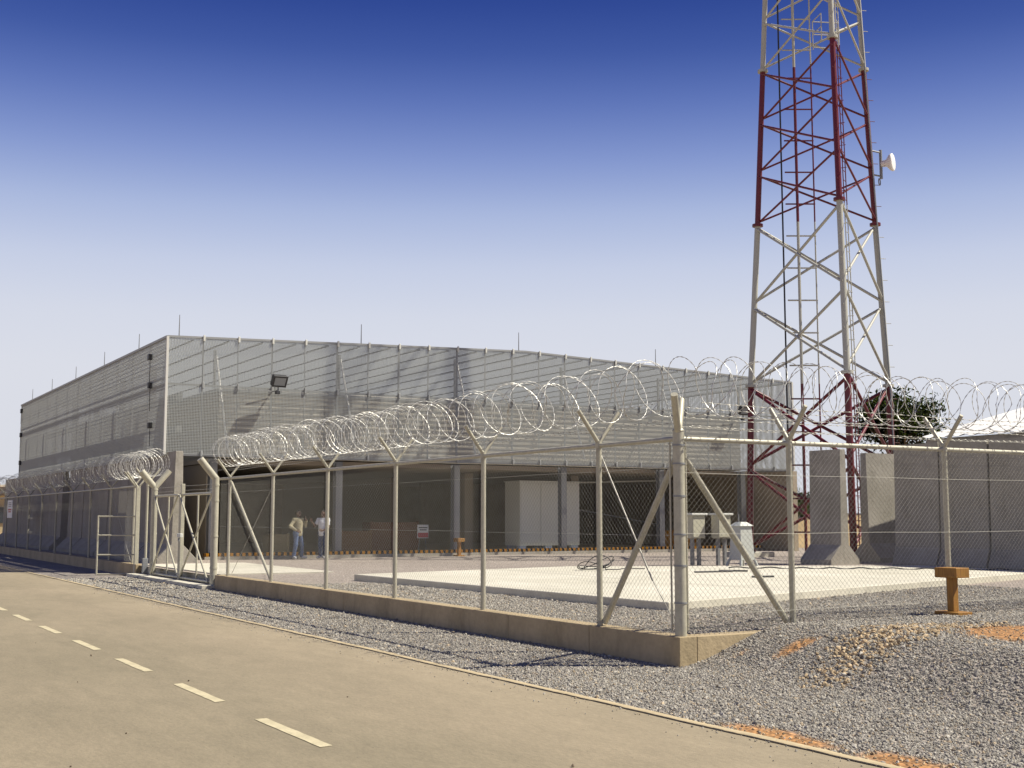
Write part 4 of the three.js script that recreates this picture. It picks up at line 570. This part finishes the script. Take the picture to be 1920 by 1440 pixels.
  for (const [a, b] of [[ankL, toeL], [ankR, toeR]]) add('shoe', sdfGeo((x, y, z) => Math.max(union([[[a[0], 0.055, a[2]], [b[0], 0.04, b[2]], 0.055, 0.043]], 0.02)(x, y, z), 0.0 - y), [(a[0] + b[0]) / 2, 0.06, (a[2] + b[2]) / 2], 0.2, 40), mats.shoe, bm);
  add('hair', sdfGeo((x, y, z) => { const dx = x - head[0], dy = y - head[1] - 0.015, dz = z - head[2] + 0.012; return Math.max((Math.hypot(dx / 0.085, dy / 0.118, dz / 0.1) - 1) * 0.09 + 0.002 * Math.sin(x * 160) * Math.sin(z * 140), 0.028 - dy + dz * 0.55); }, [head[0], head[1] + 0.02, head[2]], 0.15, 44), mats.hair, bm);
  return t;
}
{
  const skin = M(0.13, 0.07, 0.045, 0.6), hair = M(0.012, 0.01, 0.009, 0.8);
  const base = { pel: [0, 0.93, 0], chest: [0, 1.25, 0.01], neck: [0, 1.47, 0], head: [0, 1.6, 0.015], shL: [0.19, 1.39, 0], shR: [-0.19, 1.39, 0], hipL: [0.09, 0.9, 0], hipR: [-0.09, 0.9, 0] };
  person([6.42, 0.335, -29.95], 0.55, { ...base, kneeL: [0.19, 0.49, 0.04], ankL: [0.26, 0.08, -0.01], toeL: [0.31, 0.04, 0.14], kneeR: [-0.17, 0.49, 0.05], ankR: [-0.22, 0.08, 0.0], toeR: [-0.28, 0.04, 0.14], elL: [0.36, 1.17, 0.06], wrL: [0.2, 1.36, 0.22], tipL: [0.1, 1.5, 0.2], elR: [-0.38, 1.15, -0.04], wrR: [-0.25, 0.98, 0.16], tipR: [-0.12, 0.94, 0.18] },
    { skin, hair, shirt: M(0.38, 0.34, 0.22, 0.9), trousers: M(0.10, 0.15, 0.27, 0.9), shoe: M(0.68, 0.68, 0.66, 0.6), sleeve: 1.8 }, 'person in a khaki shirt and jeans standing legs apart, hand raised to face');
  person([7.3, 0.335, -29.75], -1.0, { ...base, kneeL: [0.11, 0.49, 0.03], ankL: [0.12, 0.08, -0.02], toeL: [0.15, 0.04, 0.14], kneeR: [-0.1, 0.49, 0.03], ankR: [-0.11, 0.08, -0.01], toeR: [-0.13, 0.04, 0.15], elL: [0.27, 1.12, 0.04], wrL: [0.2, 1.0, 0.26], tipL: [0.12, 1.02, 0.36], elR: [-0.26, 1.16, 0.14], wrR: [-0.24, 1.3, 0.36], tipR: [-0.24, 1.44, 0.42] },
    { skin, hair, shirt: M(0.72, 0.73, 0.74, 0.9), trousers: M(0.05, 0.075, 0.15, 0.9), shoe: M(0.6, 0.6, 0.6, 0.6), sleeve: 0.6 }, 'person in a white shirt and dark jeans gesturing with one raised hand');
}

// ---------------------------------------------------------------- shed behind the right-hand barriers
{
  const X = 23, z0 = -16.1, z1 = 12, y = 4.42, t = thing('shed', 'low shed with bright white corrugated roof behind the barrier row', 'building', [28, 0.3, -2]);
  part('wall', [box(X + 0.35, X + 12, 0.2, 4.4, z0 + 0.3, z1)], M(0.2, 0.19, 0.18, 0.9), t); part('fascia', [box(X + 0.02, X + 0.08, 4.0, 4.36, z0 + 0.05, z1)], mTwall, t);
  const n = 250, pos = [], idx = [], sl = 0.232; for (let i = 0; i <= n; i++) { const z = mix(z0, z1, i / n), w = 0.035 * Math.cos(i * Math.PI / 2.5); for (const [dx] of [[0], [6.2]]) pos.push(X - 0.12 + dx, y + dx * sl + w, z); } for (let i = 0; i < n; i++) { const a = i * 2; idx.push(a, a + 1, a + 2, a + 1, a + 3, a + 2); }
  const roofG = new THREE.BufferGeometry(); roofG.setAttribute('position', new THREE.Float32BufferAttribute(pos, 3)); roofG.setAttribute('uv', new THREE.Float32BufferAttribute(new Float32Array(pos.length / 3 * 2), 2)); roofG.setIndex(idx); roofG.computeVertexNormals(); const up = roofG.clone(), dn = roofG.clone(); dn.translate(0, -0.012, 0); part('roof', [up, dn], M(0.78, 0.77, 0.74, 0.45, { metalness: 0.1 }), t);
  const r2 = roofG.clone(); r2.scale(-1, 1, 1); r2.translate(2 * (X - 0.12 + 6.2), 0, 0); part('roof', [r2], M(0.78, 0.77, 0.74, 0.45), t);
}
{ // low cream house far along the road
  const t = thing('house', 'low cream house with pale roof at the far end of the road', 'building', [-2, 0, -82]); part('wall', [box(-6, 6, 0, 3.3, -92, -80)], M(0.58, 0.47, 0.28, 0.9), t); part('roof', [box(-6.6, 6.6, 3.9, 4.05, -92.5, -79.2)], M(0.72, 0.64, 0.5, 0.8), t); part('parapet', [box(-6.3, 6.3, 3.303, 3.89, -92.2, -79.6)], M(0.3, 0.24, 0.17, 0.9), t); part('plinth', [box(-6.05, 6.05, 0, 0.6, -92.1, -79.95)], M(0.5, 0.38, 0.2, 0.9), t); part('door', [box(-1, 0.1, 0.6, 2.6, -79.98, -79.9)], M(0.12, 0.1, 0.08, 0.8), t); part('window', [box(-4.6, -3.2, 1.4, 2.5, -79.98, -79.9)], M(0.06, 0.07, 0.08, 0.3), t); part('window', [box(2.6, 4, 1.4, 2.5, -79.98, -79.9)], M(0.06, 0.07, 0.08, 0.3), t);
}

// ---------------------------------------------------------------- trees and scrub
const leafMats = [[0.10, 0.125, 0.035], [0.13, 0.13, 0.045], [0.085, 0.095, 0.03]].map(c => { const m = new THREE.MeshPhysicalMaterial({ roughness: 0.9, side: THREE.DoubleSide, transmission: 0.35, thickness: 0 }); m.color.setRGB(c[0] * 2.0, c[1] * 2.2, c[2] * 1.9); return m; });
function tree(name, label, x, y, z, H, W, seed, nLeaf, ls, mat, group, bare = 0.35) {
  const R = rng(seed), t = thing(name, label, name.includes('bush') ? 'bush' : 'tree', [x, y, z], group), tips = [], wood = []; const mBark = M(0.13, 0.1, 0.07, 0.95);
  const limb = (a, d, L, r, lev) => { let p = a.clone(); const seg = 3; let dd = d.clone(); for (let i = 0; i < seg; i++) { dd.add(V((R() - 0.5) * 0.4, (R() - 0.3) * 0.2, (R() - 0.5) * 0.4)).normalize(); const q = p.clone().addScaledVector(dd, L / seg); wood.push(cyl(p, q, r * (1 - i * 0.22), r * (1 - (i + 1) * 0.22), 5)); p = q; if (lev > 0 && i > 0) for (let k = 0; k < 2; k++) limb(p, dd.clone().add(V((R() - 0.5) * 2.2, (R() - 0.15) * 0.9, (R() - 0.5) * 2.2)).normalize(), L * (0.5 + 0.25 * R()), r * 0.5, lev - 1); } tips.push(p); };
  const tr = H * bare; const top = V(x + (R() - 0.5) * 0.3, y + tr, z); part('trunk', [cyl(V(x, y - 0.2, z), top, H * 0.03, H * 0.022, 8)], mBark, t);
  for (let k = 0; k < 6; k++) { const a = k / 6 * 6.28 + R(); limb(top, V(Math.cos(a) * 0.9 * W / H, 0.7 + 0.4 * R(), Math.sin(a) * 0.9 * W / H).normalize(), Math.min(H * 0.42, W * 0.55), H * 0.014, 2); }
  part('limbs', wood, mBark, t);
  const pos = [], nor = [], n = Math.floor(nLeaf / tips.length); for (const c of tips) { const cr = H * (0.06 + 0.05 * R()); for (let i = 0; i < n; i++) { const u = V(R() - 0.5, (R() - 0.5) * 0.7, R() - 0.5); if (u.length() > 0.5) u.multiplyScalar(0.6); const p = c.clone().addScaledVector(u, 2.3 * cr), a = V(R() - 0.5, R() - 0.5, R() - 0.5).normalize(), b = new THREE.Vector3().crossVectors(a, V(R() - 0.5, R() - 0.5, R() - 0.5)).normalize(), nn = new THREE.Vector3().crossVectors(a, b), s = ls * (0.6 + 0.8 * R()); const q = [[-1, 0], [0, 0.42], [1, 0], [0, -0.42]].map(([e, f]) => p.clone().addScaledVector(a, e * s).addScaledVector(b, f * s).addScaledVector(nn, -Math.abs(e) * s * 0.2)); for (const k of [0, 1, 2, 0, 2, 3]) { pos.push(q[k].x, q[k].y, q[k].z); nor.push(nn.x, nn.y, nn.z); } } }
  const g = new THREE.BufferGeometry(); g.setAttribute('position', new THREE.Float32BufferAttribute(pos, 3)); g.setAttribute('normal', new THREE.Float32BufferAttribute(nor, 3)); g.setAttribute('uv', new THREE.Float32BufferAttribute(new Float32Array(pos.length / 3 * 2), 2)); part('crown', [g], mat, t); return t;
}
tree('leafy_tree', 'bushy green tree rising behind the mast and the barrier row', 49.0, 0.2, -40.5, 9.0, 4.5, 501, 8000, 0.14, leafMats[0], undefined, 0.45);
tree('leafy_tree', 'dark tree at the far end of the road above the cream house', -8.5, 0, -98, 10, 9, 511, 9000, 0.2, leafMats[1], undefined, 0.35);
{ const R = rng(601); for (let i = 0; i < 9; i++) { const x = 38 + i * 4.5 + R() * 2, z = -42 - i * 4 - R() * 6; tree('scrub_bush', 'low olive scrub bush on the dry bank behind the mast', x, 0.2, z, 3.2 + R() * 1.4, 4.5, 610 + i, 2600, 0.13, leafMats[i % 3], 'scrub behind the mast', 0.12); } }
{ // dry bank behind the mast
  const g = grid(31, 90, -90, -26, 60, 60, (x, z) => 0.2 + 1.5 * ss(31, 46, x) * (0.6 + 0.8 * fbm(x * 0.12, z * 0.12, 177, 3)), (x, z) => { const d = 0.8 + 0.5 * fbm(x * 0.5, z * 0.5, 179, 4); return [d, d, d]; }); single('dry_bank', g, M(0.34, 0.24, 0.12, 1, { vertexColors: true }), 'dry ochre earth bank behind the mast', 'bank', 'structure'); }

renderer.render(scene, camera);
